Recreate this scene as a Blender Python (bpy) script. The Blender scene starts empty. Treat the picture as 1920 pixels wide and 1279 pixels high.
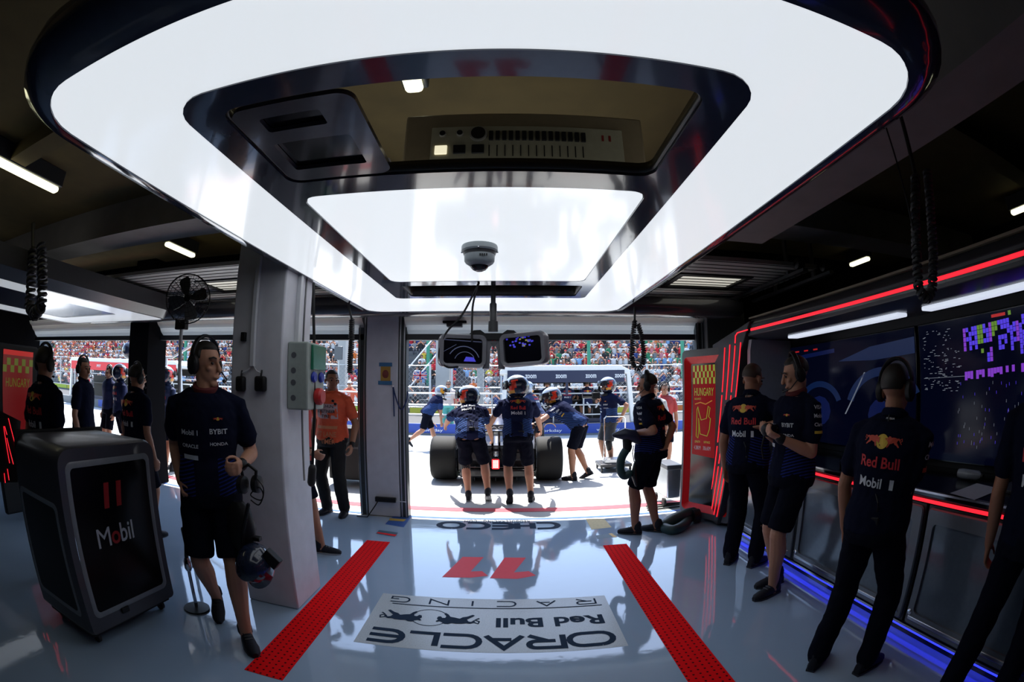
import bpy, bmesh, math, random
from mathutils import Vector, Matrix, noise
from mathutils.bvhtree import BVHTree
PI = math.pi
random.seed(7)
scene = bpy.context.scene
COL = scene.collection
# ------------------------------------------------------------------ camera (fisheye lens, eye height 1.6 m)
EYE = Vector((0, 0, 1.6)); FPX = 892.2
PITCH, YAWC, ROLL = .0943, -.0097, .0009
CM = Matrix.Rotation(YAWC, 3, 'Z') @ Matrix.Rotation(PITCH, 3, 'X') @ Matrix.Rotation(ROLL, 3, 'Y')
cam = bpy.data.cameras.new('camera'); cob = bpy.data.objects.new('camera', cam); COL.objects.link(cob)
cam.type = 'PANO'; cam.sensor_fit = 'HORIZONTAL'; cam.sensor_width = 36; cam.sensor_height = 36 * 1279 / 1920
cam.clip_start = .02; cam.clip_end = 400
for tgt in (cam, getattr(cam, 'cycles', None)):
    try:
        tgt.panorama_type = 'FISHEYE_EQUISOLID'; tgt.fisheye_lens = FPX * 36 / 1920; tgt.fisheye_fov = PI
        break
    except Exception:
        pass
r3 = Matrix((CM.col[0], CM.col[2], -CM.col[1])).transposed()
cob.matrix_world = Matrix.Translation(EYE) @ r3.to_4x4()
scene.camera = cob
# ------------------------------------------------------------------ sky, sun, exposure
world = bpy.data.worlds.new('world'); scene.world = world; world.use_nodes = True
nt = world.node_tree; bg = nt.nodes['Background']
sky = nt.nodes.new('ShaderNodeTexSky')
sky.sky_type = 'NISHITA'; sky.sun_disc = False; sky.sun_elevation = math.radians(62); sky.sun_rotation = math.radians(4)
nt.links.new(sky.outputs[0], bg.inputs[0]); bg.inputs[1].default_value = .52
sun = bpy.data.lights.new('sun', 'SUN'); so = bpy.data.objects.new('sun', sun); COL.objects.link(so)
sun.energy = 14; sun.angle = .009; sun.color = (1, .97, .92)
sd = Vector((-.13, math.cos(math.radians(63)), math.sin(math.radians(63))))   # towards the sun
so.rotation_euler = sd.to_track_quat('Z', 'Y').to_euler(); so.location = (0, 12, 20)
scene.view_settings.view_transform = 'Standard'; scene.view_settings.look = 'None'
scene.view_settings.exposure = 0.0; scene.view_settings.gamma = 1; scene.view_settings.use_curve_mapping = False
scene.cycles.max_bounces = 8; scene.cycles.diffuse_bounces = 4; scene.cycles.glossy_bounces = 4
scene.cycles.caustics_reflective = False; scene.cycles.caustics_refractive = False
scene.cycles.sample_clamp_indirect = 4
# ------------------------------------------------------------------ photo pixel -> point in the place
def ray(px, py):
    dx, dy = px - 960, py - 639.5
    r = math.hypot(dx, dy); th = 2 * math.asin(r / (2 * FPX)); s = math.sin(th) / max(r, 1e-9)
    return CM @ Vector((dx * s, math.cos(th), -dy * s))
def pz(px, py, Z=0.):
    d = ray(px, py); return EYE + d * ((Z - EYE.z) / d.z)
def py_(px, py, Y):
    d = ray(px, py); return EYE + d * (Y / d.y)
def px_(px, py, X):
    d = ray(px, py); return EYE + d * (X / d.x)
# ------------------------------------------------------------------ materials
MATS = {}
def mat(name, col, rough=.5, metal=0., emit=None, es=1., spec=.5, var=.12, scale=30., bump=0., coat=0., trans=0., alpha=1.):
    if name in MATS: return MATS[name]
    m = bpy.data.materials.new(name); m.use_nodes = True; t = m.node_tree; b = t.nodes['Principled BSDF']
    c = (*col, 1)
    b.inputs['Base Color'].default_value = c; b.inputs['Roughness'].default_value = rough
    b.inputs['Metallic'].default_value = metal; b.inputs['Specular IOR Level'].default_value = spec
    b.inputs['Coat Weight'].default_value = coat; b.inputs['Transmission Weight'].default_value = trans
    b.inputs['Coat Roughness'].default_value = .05
    if emit: b.inputs['Emission Color'].default_value = (*emit, 1); b.inputs['Emission Strength'].default_value = es
    if var and not emit:
        tc = t.nodes.new('ShaderNodeTexCoord'); n = t.nodes.new('ShaderNodeTexNoise'); n.inputs['Scale'].default_value = scale
        n.inputs['Detail'].default_value = 4
        t.links.new(tc.outputs['Object'], n.inputs['Vector'])
        mx = t.nodes.new('ShaderNodeMix'); mx.data_type = 'RGBA'
        mx.inputs[6].default_value = tuple(x * (1 - var) for x in col) + (1,); mx.inputs[7].default_value = tuple(min(1, x * (1 + var)) for x in col) + (1,)
        t.links.new(n.outputs['Fac'], mx.inputs[0]); t.links.new(mx.outputs[2], b.inputs['Base Color'])
        if bump:
            bp = t.nodes.new('ShaderNodeBump'); bp.inputs['Strength'].default_value = bump; bp.inputs['Distance'].default_value = .01
            t.links.new(n.outputs['Fac'], bp.inputs['Height']); t.links.new(bp.outputs[0], b.inputs['Normal'])
    MATS[name] = m
    return m
def nodes(m): return m.node_tree, m.node_tree.nodes['Principled BSDF']
# ------------------------------------------------------------------ mesh builder
class MB:
    def __init__(s): s.v = []; s.f = []; s.m = []
    def add(s, vs, fs, mi=0):
        o = len(s.v); s.v += [Vector(v) for v in vs]; s.f += [[o + i for i in f] for f in fs]; s.m += [mi] * len(fs); return s
    def box(s, lo, hi, mi=0, T=None):
        (a, b, c), (d, e, f) = lo, hi
        vs = [Vector(v) for v in ((a, b, c), (d, b, c), (d, e, c), (a, e, c), (a, b, f), (d, b, f), (d, e, f), (a, e, f))]
        if T: vs = [T @ v for v in vs]
        return s.add(vs, [(3, 2, 1, 0), (4, 5, 6, 7), (0, 1, 5, 4), (1, 2, 6, 5), (2, 3, 7, 6), (3, 0, 4, 7)], mi)
    def loft(s, rings, mi=0, cap=True, closed=False):
        n = len(rings[0]); vs = [p for r in rings for p in r]; fs = []
        k = len(rings)
        for i in range(k if closed else k - 1):
            a, b = i * n, ((i + 1) % k) * n
            for j in range(n): fs.append((a + j, a + (j + 1) % n, b + (j + 1) % n, b + j))
        if cap and not closed: fs.append(tuple(range(n - 1, -1, -1))); fs.append(tuple(range((k - 1) * n, k * n)))
        return s.add(vs, fs, mi)
    def tube(s, pts, rad, seg=10, mi=0, caps=True, flat=1., up=None, closed=False):
        """a round (or flattened) tube through pts with rounded ends"""
        pts = [Vector(p) for p in pts]; rad = list(rad) if hasattr(rad, '__len__') else [rad] * len(pts)
        n = len(pts); rings = []; ref = Vector(up) if up is not None else None
        prev = None
        for i in range(n):
            if closed: t = pts[(i + 1) % n] - pts[i - 1]
            else: t = pts[min(i + 1, n - 1)] - pts[max(i - 1, 0)]
            t.normalize()
            if prev is None:
                a = (ref if ref is not None else (Vector((0, 0, 1)) if abs(t.z) < .9 else Vector((1, 0, 0))))
            else: a = prev
            a = (a - t * a.dot(t)); a = a.normalized() if a.length > 1e-6 else t.orthogonal().normalized()
            prev = a; b = t.cross(a)
            rings.append((pts[i], a, b, t, rad[i]))
        out = []
        def ring(c, a, b, r): return [c + a * (r * flat * math.cos(2 * PI * k / seg)) + b * (r * math.sin(2 * PI * k / seg)) for k in range(seg)]
        if caps and not closed:
            c, a, b, t, r = rings[0]
            for q in (80, 45): out.append(ring(c - t * r * math.sin(math.radians(q)), a, b, r * math.cos(math.radians(q))))
        for c, a, b, t, r in rings: out.append(ring(c, a, b, r))
        if caps and not closed:
            c, a, b, t, r = rings[-1]
            for q in (45, 80): out.append(ring(c + t * r * math.sin(math.radians(q)), a, b, r * math.cos(math.radians(q))))
        return s.loft(out, mi, True, closed)
    def ell(s, c, r, T=None, seg=14, rings=9, mi=0, fn=None):
        """ellipsoid; T = 3x3 frame; fn(unit dir)->factor"""
        c = Vector(c); r = (r, r, r) if not hasattr(r, '__len__') else r
        rs = []
        for i in range(1, rings):
            a = PI * i / rings - PI / 2
            row = []
            for j in range(seg):
                d = Vector((math.cos(a) * math.cos(2 * PI * j / seg), math.cos(a) * math.sin(2 * PI * j / seg), math.sin(a)))
                k = fn(d) if fn else 1
                p = Vector((d.x * r[0] * k, d.y * r[1] * k, d.z * r[2] * k))
                row.append(c + (T @ p if T else p))
            rs.append(row)
        return s.loft(rs, mi)
    def lathe(s, prof, c=(0, 0, 0), axis='Z', seg=24, mi=0, cap=True):
        c = Vector(c); rs = []
        for r, h in prof:
            row = []
            for j in range(seg):
                a = 2 * PI * j / seg; x, y = r * math.cos(a), r * math.sin(a)
                row.append(c + {'Z': Vector((x, y, h)), 'X': Vector((h, x, y)), 'Y': Vector((y, h, x))}[axis])
            rs.append(row)
        return s.loft(rs, mi, cap)
    def prism(s, poly, z0, z1, T=None, mi=0):
        n = len(poly); vs = [Vector((x, y, z0)) for x, y in poly] + [Vector((x, y, z1)) for x, y in poly]
        if T: vs = [T @ v for v in vs]
        return s.add(vs, [tuple(range(n - 1, -1, -1)), tuple(range(n, 2 * n))] + [(i, (i + 1) % n, n + (i + 1) % n, n + i) for i in range(n)], mi)
    def mesh(s, name, mats):
        me = bpy.data.meshes.new(name); me.from_pydata([tuple(v) for v in s.v], [], s.f)
        for m in (mats if isinstance(mats, (list, tuple)) else [mats]): me.materials.append(m)
        if any(s.m): me.polygons.foreach_set('material_index', s.m)
        bm = bmesh.new(); bm.from_mesh(me); bmesh.ops.recalc_face_normals(bm, faces=bm.faces); bm.to_mesh(me); bm.free()
        return me
    def obj(s, name, mats, parent=None, smooth=True, bevel=0., seg=2, angle=40):
        me = s.mesh(name, mats); o = bpy.data.objects.new(name, me); COL.objects.link(o)
        if parent: o.parent = parent
        if bevel:
            b = o.modifiers.new('bevel', 'BEVEL'); b.width = bevel; b.segments = seg; b.limit_method = 'ANGLE'; b.angle_limit = math.radians(35)
        if smooth: shade(me, angle)
        return o
def shade(me, angle=40):
    me.polygons.foreach_set('use_smooth', [True] * len(me.polygons))
    try: me.set_sharp_from_angle(angle=math.radians(angle))
    except Exception: pass
def rrect(x0, x1, y0, y1, r, n=6):
    r = r if hasattr(r, '__len__') else (r,) * 4
    out = []
    for (cx, cy, a0, q) in ((x1, y0, -90, 0), (x1, y1, 0, 1), (x0, y1, 90, 2), (x0, y0, 180, 3)):
        R = r[q]; ox = cx - R if cx == x1 else cx + R; oy = cy - R if cy == y1 else cy + R
        for k in range(n + 1):
            a = math.radians(a0 + 90 * k / n); out.append((ox + R * math.cos(a), oy + R * math.sin(a)))
    return out
def tag(o, label, cat, group=None, kind=None):
    if label: o['label'] = label
    if cat: o['category'] = cat
    if group: o['group'] = group
    if kind: o['kind'] = kind
    return o
def thing(name, label, cat, loc=(0, 0, 0), rz=0., group=None):
    o = bpy.data.objects.new(name, None); COL.objects.link(o); o.empty_display_size = .1
    o.location = loc; o.rotation_euler = (0, 0, rz); return tag(o, label, cat, group)
def struct(o): o['kind'] = 'structure'; return o
def copy_thing(root, loc, rz=None, label=None, group=None, scale=None):
    r = root.copy(); COL.objects.link(r); r.location = loc
    if rz is not None: r.rotation_euler = (0, 0, rz)
    if scale: r.scale = scale
    if label: r['label'] = label
    if group: r['group'] = group
    for ch in list(root.children):
        c = ch.copy(); COL.objects.link(c); c.parent = r
        for g in list(ch.children):
            d = g.copy(); COL.objects.link(d); d.parent = c
    return r
# ------------------------------------------------------------------ lettering and marks (flat meshes in XY, centred)
_TC = {}
def text_geo(body, h, w=None, bold=0., shear=0., spacing=1., res=3):
    """verts, faces of a word: height h of a capital, width w if given"""
    key = (body, bold, shear, spacing, res)
    if key not in _TC:
        cu = bpy.data.curves.new('lettering', 'FONT'); cu.body = body; cu.offset = bold; cu.shear = shear; cu.resolution_u = res
        cu.space_character = spacing; cu.align_x = 'CENTER'
        o = bpy.data.objects.new('lettering', cu); COL.objects.link(o)
        dg = bpy.context.evaluated_depsgraph_get(); dg.update()
        me = bpy.data.meshes.new_from_object(o.evaluated_get(dg))
        vs = [v.co.copy() for v in me.vertices]; fs = [tuple(p.vertices) for p in me.polygons]
        bpy.data.objects.remove(o); bpy.data.curves.remove(cu); bpy.data.meshes.remove(me)
        _TC[key] = (vs, fs)
    vs, fs = _TC[key]
    if not vs: return [], []
    x0, x1 = min(v.x for v in vs), max(v.x for v in vs); y0, y1 = min(v.y for v in vs), max(v.y for v in vs)
    ky = h / (y1 - y0) if not w or True else 1; kx = w / (x1 - x0) if w else ky
    return [Vector(((v.x - (x0 + x1) / 2) * kx, (v.y - (y0 + y1) / 2) * ky, 0)) for v in vs], fs
def put_text(mb, body, h, c, right, up, w=None, mi=0, lift=0., **k):
    vs, fs = text_geo(body, h, w, **k); c = Vector(c); r = Vector(right).normalized(); u = Vector(up).normalized(); n = r.cross(u)
    return mb.add([c + r * v.x + u * v.y + n * lift for v in vs], fs, mi)
def glyph(ch, w):
    """stroke lines of a wide technical capital, height 1, width w"""
    A = lambda cx, cy, r, a0, a1, n=8: [(cx + r * math.cos(math.radians(a0 + (a1 - a0) * k / n)), cy + r * math.sin(math.radians(a0 + (a1 - a0) * k / n))) for k in range(n + 1)]
    c = [(w, 1)] + A(.5, .5, .5, 90, 270) + [(w, 0)]
    if ch == 'O': return [A(.5, .5, .5, 90, 270) + A(w - .5, .5, .5, -90, 90) + [(.5, 1)]]
    if ch == 'C': return [c]
    if ch == 'E': return [c, [(.08, .5), (w, .5)]]
    if ch == 'G': return [c + [(w, .42), (w * .6, .42)]]
    if ch == 'R': return [[(0, 0), (0, 1)] + A(w - .27, .73, .27, 90, -90) + [(.3, .46)], [(w * .45, .46), (w, 0)]]
    if ch == 'A': return [[(0, 0), (w / 2, 1), (w, 0)], [(w * .3, .3), (w * .8, .3)]]
    if ch == 'L': return [[(0, 1), (0, 0), (w, 0)]]
    if ch == 'I': return [[(w / 2, 0), (w / 2, 1)]]
    if ch == 'N': return [[(0, 0), (0, 1), (w, 0), (w, 1)]]
    if ch == 'H': return [[(0, 0), (0, 1)], [(w, 0), (w, 1)], [(0, .5), (w, .5)]]
    return []
def stroke_text(mb, word, h, width, c, right, up, wts, gap, th, mi=0):
    """wide stroked capitals: total width, stroke thickness th (metres)"""
    c = Vector(c); r = Vector(right); u = Vector(up); h = h - th
    tot = sum(wts) + gap * (len(word) - 1); kx = (width - th) / tot; x = -(width - th) / 2
    for n_, (ch, w) in enumerate(zip(word, wts)):
        for j, line in enumerate(glyph(ch, w * kx / h)):
            P = [Vector((x + a * h, (b_ - .5) * h)) for a, b_ in line]; L, R = [], []
            for i in range(len(P)):
                t1 = (P[i] - P[i - 1]).normalized() if i else None; t2 = (P[i + 1] - P[i]).normalized() if i < len(P) - 1 else None
                a = t1 or t2; b_ = t2 or t1; n1 = Vector((-a.y, a.x)); n2 = Vector((-b_.y, b_.x)); m = (n1 + n2); m = m / max(m.length, 1e-6); k = min(1 / max(m.dot(n1), .3), 2.2)
                L.append(P[i] + m * th / 2 * k); R.append(P[i] - m * th / 2 * k)
            lift = r.cross(u) * (.00015 * j)
            mb.add([c + lift + r * p.x + u * p.y for p in L + R], [(i, i + 1, len(P) + i + 1, len(P) + i) for i in range(len(P) - 1)], mi)
        x += (w + gap) * kx
BULL = [(-1, .12), (-.93, .3), (-.78, .4), (-.62, .36), (-.45, .42), (-.2, .44), (.02, .4), (.15, .5), (.32, .5), (.42, .38), (.55, .3), (.66, .36), (.72, .3), (.62, .18),
        (.7, .05), (.66, -.12), (.55, -.16), (.46, -.02), (.34, -.04), (.3, -.2), (.42, -.38), (.36, -.5), (.22, -.36), (.12, -.16), (-.1, -.1), (-.3, -.02), (-.42, -.16),
        (-.62, -.24), (-.84, -.42), (-.95, -.36), (-.74, -.12), (-.62, .02), (-.7, .2), (-.82, .24), (-.92, .08)]
def put_bulls(mb, w, c, right, up, mi_bull=0, mi_sun=1, ring=False, lift=0.):
    c = Vector(c); r = Vector(right).normalized(); u = Vector(up).normalized(); n = r.cross(u); k = w / 4.1
    P = lambda x, y, l=0.: c + r * (x * k) + u * (y * k) + n * (lift + l)
    N = 28
    if ring:
        a = [P(.85 * math.cos(2 * PI * i / N), .85 * math.sin(2 * PI * i / N)) for i in range(N)] + [P(.8 * math.cos(2 * PI * i / N), .8 * math.sin(2 * PI * i / N)) for i in range(N)]
        mb.add(a, [(i, (i + 1) % N, N + (i + 1) % N, N + i) for i in range(N)], mi_sun)
    else: mb.add([P(.72 * math.cos(2 * PI * i / N), .72 * math.sin(2 * PI * i / N)) for i in range(N)], [tuple(range(N))], mi_sun)
    for sx in (1, -1):
        pts = [(sx * (x * 1.02 - 1.05), y * 1.1) for x, y in BULL]
        from mathutils.geometry import tessellate_polygon
        tri = tessellate_polygon([[Vector((x, y, 0)) for x, y in pts]])
        mb.add([P(x, y, .0012) for x, y in pts], [tuple(t) for t in tri], mi_bull)
        tail = [(sx * x, y) for x, y in ((-2.02, .3), (-2.2, .42), (-2.24, .2), (-2.05, .05), (-2.2, -.1))]
        mb.tube([P(x, y, .001) for x, y in tail], .035 * k * 1.2, seg=4, mi=mi_bull, flat=.2, up=n)
    return mb
# ------------------------------------------------------------------ shared materials
M_floor = mat('epoxy_floor', (.34, .45, .58), .05, var=.08, scale=1.5, coat=.6, spec=.7)
t, b = nodes(M_floor)
tc = t.nodes.new('ShaderNodeTexCoord'); nz = t.nodes.new('ShaderNodeTexNoise'); nz.inputs['Scale'].default_value = 9; nz.inputs['Detail'].default_value = 3
bp = t.nodes.new('ShaderNodeBump'); bp.inputs['Strength'].default_value = .035; bp.inputs['Distance'].default_value = .02
t.links.new(tc.outputs['Object'], nz.inputs['Vector']); t.links.new(nz.outputs['Fac'], bp.inputs['Height']); t.links.new(bp.outputs[0], b.inputs['Normal'])
M_ground = mat('pit_lane_concrete', (.44, .45, .44), .85, var=.1, scale=.8)
M_dark = mat('black_plastic', (.006, .006, .007), .5, spec=.3)
M_blackgloss = mat('gloss_black', (.006, .006, .008), .12)
M_rubber = mat('rubber', (.012, .012, .013), .6)
M_navyframe = mat('navy_gloss_frame', (.04, .05, .078), .12, coat=.5)
M_grey = mat('grey_panel', (.09, .095, .105), .35)
M_greyd = mat('dark_grey_panel', (.035, .037, .042), .4)
M_alu = mat('brushed_aluminium', (.55, .57, .6), .3, 1.)
M_chrome = mat('polished_steel', (.7, .72, .75), .12, 1.)
M_concrete = mat('ceiling_concrete', (.1, .07, .024), .9, var=.35, scale=4)
M_beam = mat('painted_beam', (.22, .2, .19), .8, var=.2, scale=5)
M_white = mat('white_paint', (.62, .63, .65), .6, var=.06, scale=12, bump=.05)
M_plaster = mat('pillar_paint', (.6, .6, .64), .75, spec=.2, var=.12, scale=9, bump=.25)
M_panel = mat('light_panel', (.8, .82, .85), .12, emit=(.9, .955, 1.), es=.76)
M_panel2 = mat('inner_light_panel', (.8, .82, .85), .1, emit=(.9, .955, 1.), es=.84)
M_tube = mat('fluorescent_tube', (.8, .8, .7), .5, emit=(1, .97, .62), es=2.2)
M_redled = mat('red_led', (.8, .02, .03), .4, emit=(1, .018, .035), es=1.25)
M_blueled = mat('blue_led', (.05, .05, .8), .4, emit=(.02, .03, 1), es=2.6)
M_red = mat('red_gloss', (.92, .006, .008), .3, coat=.2)
M_blackwall = mat('black_wall', (.004, .004, .005), .9, spec=.05)
def plate(outer, holes, z, th, name, m, parent=None, bevel=0.):
    """flat plate with openings, outlines in XY, bottom face at z"""
    cu = bpy.data.curves.new(name, 'CURVE'); cu.dimensions = '2D'; cu.fill_mode = 'BOTH'; cu.extrude = th / 2
    for poly in [outer] + holes:
        sp = cu.splines.new('POLY'); sp.points.add(len(poly) - 1); sp.use_cyclic_u = True
        for p, q in zip(sp.points, poly): p.co = (q[0], q[1], 0, 1)
    o = bpy.data.objects.new(name, cu); COL.objects.link(o)
    dg = bpy.context.evaluated_depsgraph_get(); dg.update()
    me = bpy.data.meshes.new_from_object(o.evaluated_get(dg)); bpy.data.objects.remove(o); bpy.data.curves.remove(cu)
    me.name = name; me.transform(Matrix.Translation((0, 0, z + th / 2))); me.materials.clear(); me.materials.append(m)
    o = bpy.data.objects.new(name, me); COL.objects.link(o)
    if parent: o.parent = parent
    shade(me, 30); return o
# ------------------------------------------------------------------ setting: floor, ground, walls, ceiling, pillars
YT = 5.42   # threshold of the garage
struct(MB().box((-9.5, -4, -.06), (6, YT, 0)).obj('floor', M_floor, smooth=False))
struct(MB().box((-90, YT, -.08), (90, 90, -.004)).obj('ground', M_ground, smooth=False))
struct(MB().box((-9.5, -4.15, 0), (6, -4, 3.4)).obj('wall_back', M_blackwall, smooth=False))
struct(MB().box((-9.65, -4, 0), (-9.5, 5.7, 3.4)).obj('wall_left', M_blackwall, smooth=False))
struct(MB().box((6, -4, 0), (6.15, 5.7, 3.4)).obj('wall_right', M_blackwall, smooth=False))
struct(MB().box((-9.65, -4, 3.3), (6.15, 7.12, 3.5)).obj('ceiling', M_concrete, smooth=False))
for x0, x1, y0, y1, z0, m in ((-9.5, -.9, 3.18, 3.62, 2.96, M_beam), (1.0, 6, 3.42, 3.85, 2.96, M_beam), (-9.5, 6, 1.55, 1.75, 3.16, M_concrete), (-9.5, 6, -.6, -.2, 2.9, M_concrete),
                              (1.75, 2.15, -3, 3.42, 2.75, M_beam)):
    struct(MB().box((x0, y0, z0), (x1, y1, 3.31)).obj('ceiling_beam', m, smooth=False))
struct(MB().box((2.95, YT, 0), (6, YT + .3, 3.3)).obj('wall_front', M_blackwall, smooth=False))
# front wall above the doors
struct(MB().box((-9.5, YT + .02, 2.44), (6, YT + .3, 3.3)).obj('wall_front', M_blackwall, smooth=False))
M_door = mat('shutter_slats', (.86, .82, .75), .4, var=.08)
t_, b_ = nodes(M_door); tl_ = t_.nodes.new('ShaderNodeBsdfTranslucent'); tl_.inputs[0].default_value = (.9, .84, .74, 1); ms_ = t_.nodes.new('ShaderNodeMixShader'); ms_.inputs[0].default_value = .6
ou_ = [n for n in t_.nodes if n.type == 'OUTPUT_MATERIAL'][0]
t_.links.new(b_.outputs[0], ms_.inputs[1]); t_.links.new(tl_.outputs[0], ms_.inputs[2]); t_.links.new(ms_.outputs[0], ou_.inputs[0])
def slats(x0, x1, y, z0, z1, pitch, nm='door_panel'):
    mb = MB(); n = int((z1 - z0) / pitch)
    for k in range(n):
        a, c = z0 + (z1 - z0) * k / n, z0 + (z1 - z0) * (k + 1) / n
        sl = lambda z: y + .05 - (z - z0) * .95
        mb.loft([[Vector((x, sl(a) + .006, a)), Vector((x, sl(a) + .004, a + .004)), Vector((x, sl((a + c) / 2) - .012, (a + c) / 2)), Vector((x, sl(c) + .004, c - .004)), Vector((x, sl(c) + .006, c))] for x in (x0, x1)], cap=False); mb.f.pop(-1)
    return mb
struct(slats(-1.2, 2.9, 5.5, 2.2, 2.5, .075).obj('door_1', M_door, smooth=False))
struct(slats(-5.1, -1.72, 5.5, 2.2, 2.5, .075).obj('door_2', M_door, smooth=False))
struct(slats(-9.4, -5.62, 5.5, 2.2, 2.5, .075).obj('door_3', M_door, smooth=False))
for i, (x0, x1) in enumerate(((-1.2, 2.9), (-5.1, -1.72), (-9.4, -5.62))):
    struct(MB().box((x0, 5.47, 2.13), (x1, 5.56, 2.2)).obj(f'trim_{i+1}', M_greyd, smooth=False))
# overhead sections of the doors, drawn in under the ceiling, each with a window pane brightened by added emission
def overhead(n, x0, x1, wins):
    o = plate([(x0, 3.72), (x1, 3.72), (x1, 5.38), (x0, 5.38)], [[(a, 4.22), (c, 4.22), (c, 4.86), (a, 4.86)] for a, c in wins], 2.66, .04, f'door_{n}', mat('overhead_door', (.3, .29, .27), .5, var=.05))
    struct(o)
    mb = MB()
    for k in range(14): mb.box((x0, 3.74 + k * .12, 2.655), (x1, 3.748 + k * .12, 2.662))
    mb.obj('door_rib', M_dark, o, smooth=False)
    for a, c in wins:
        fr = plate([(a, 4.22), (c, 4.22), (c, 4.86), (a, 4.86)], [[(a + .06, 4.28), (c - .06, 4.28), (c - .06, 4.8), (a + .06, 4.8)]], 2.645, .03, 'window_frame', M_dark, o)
        MB().box((a + .05, 4.27, 2.665), (c - .05, 4.81, 2.675)).obj('window_pane', mat('frosted_pane_glow', (.85, .85, .78), .3, emit=(.8, .78, .66), es=.6), o, smooth=False)  # pane is no lamp; emission put in for the outdoor light on it
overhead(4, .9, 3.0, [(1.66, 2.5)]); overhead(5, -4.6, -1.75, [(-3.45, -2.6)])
# lintel: rounded dark fascia in front of the doors
mb = MB(); prof = rrect(4.8, 5.1, 2.33, 2.56, .11, 5)
xs = [(-6.5, .5), (-6.44, .85), (-6.3, 1), (2.5, 1), (2.66, .9), (2.72, .5)]
mb.loft([[Vector((x, 4.95 + (y - 4.95) * k, 2.445 + (z - 2.445) * k)) for y, z in prof] for x, k in xs])
struct(mb.obj('trim_4', mat('fascia_gloss', (.05, .05, .055), .18, coat=.4)))
# pillars
def pillar(nm, x0, x1, y0, y1, h, m): return struct(MB().box((x0, y0, 0), (x1, y1, h)).obj(nm, m, bevel=.012))
p1 = pillar('pillar_front', -1.86, -1.445, 2.78, 3.24, 3.31, M_plaster)
MB().box((-1.452, 3.1, .9), (-1.44, 3.12, 3.3)).obj('trim_strip', M_greyd, p1, smooth=False)
pillar('pillar_door', -1.68, -1.28, 5.45, 5.8, 3.31, M_plaster)
pillar('pillar_bay', -5.58, -5.12, 5.2, 5.66, 3.31, M_blackwall)
def guide(nm, x0, x1, y0, y1):
    o = struct(MB().box((x0, y0, 0), (x1, y1, 2.5)).obj(nm, mat('guide_steel', (.07, .085, .09), .4, .6), bevel=.004))
    MB().box((x0 + .015, y0 - .012, 0), (x0 + .03, y0, 2.5)).box((x1 - .03, y0 - .012, 0), (x1 - .015, y0, 2.5)).obj('rail_edge', M_alu, o, smooth=False)
    mb = MB()
    for z in (.4, 1.0, 1.6, 2.05): mb.lathe([(.012, 0), (.012, .012), (.006, .016)], ((x0 + x1) / 2, y0 - .002, z), 'Y', 8)
    mb.obj('bolt', M_greyd, o); return o
guide('door_guide_left', -1.28, -1.185, 5.47, 5.62); guide('door_guide_right', 2.3, 2.4, 5.42, 5.5); guide('door_guide_bay', -1.79, -1.68, 5.47, 5.62)
struct(MB().box((2.4, 5.3, 0), (2.95, 5.55, 2.5)).obj('pillar_right', M_grey, bevel=.01))
# painted lines on the pit lane
def ground_mark(nm, label, pts, m, z=.002, cat='marking'):
    o = MB().add([Vector((x, y, z)) for x, y in pts], [tuple(range(len(pts)))]).obj(nm, m, smooth=False); return tag(o, label, cat)
M_redline = mat('red_line_paint', (.55, .05, .07), .7)
struct(MB().add([Vector((x, y, .0)) for x, y in ((-12, 5.86), (6, 5.86), (6, 6.04), (-12, 6.04))], [(0, 1, 2, 3)]).obj('road_line', M_redline, smooth=False))
struct(MB().add([Vector((x, y, .0)) for x, y in ((-12, 5.5), (6, 5.5), (6, 5.56), (-12, 5.56))], [(0, 1, 2, 3)]).obj('road_line', mat('blue_line_paint', (.03, .1, .4), .7), smooth=False))
# ------------------------------------------------------------------ the big illuminated canopy
OX0, OX1, OY0, OY1 = -1.40, 1.085, .55, 4.66
can = thing('light_canopy', 'large white illuminated ceiling canopy with rounded corners over the middle of the garage', 'ceiling light', (0, 0, 0))
inner = rrect(-.93, .635, .86, 3.91, (.1, .06, .06, .1))
IN = lambda p: p
outer = rrect(OX0, OX1, OY0, OY1, (.24, .16, .16, .24))
plate(outer, [rrect(-.93, .635, .86, 3.91, (.13, .06, .06, .13))], 2.34, .02, 'light_panel', M_panel, can)
plate(rrect(-.945, .65, .845, 3.925, (.13, .06, .06, .13)), [rrect(-.815, .52, .95, 1.51, .06), rrect(-.835, .545, 1.65, 3.285, .07), rrect(-.80, .56, 3.42, 3.84, .04)], 2.335, .024, 'inner_frame', M_navyframe, can)
plate(rrect(-.83, .54, 1.655, 3.28, .07), [], 2.337, .015, 'light_panel', M_panel2, can)
mb = MB()
prof = [(.0, 2.335), (.05, 2.335), (.14, 2.385), (.16, 2.43), (.16, 2.5), (.1, 2.56), (-.12, 2.56), (-.12, 2.375), (-.0, 2.375)]
rings = []
for off, z in prof:
    rings.append([Vector((x, y, z)) for x, y in rrect(OX0 - off, OX1 + off, OY0 - off, OY1 + min(off, .06), [max(.03, r + off) for r in (.24, .16, .16, .24)], 9)])
mb.loft(rings, closed=True)
mb.obj('rim', M_navyframe, can)
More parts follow.
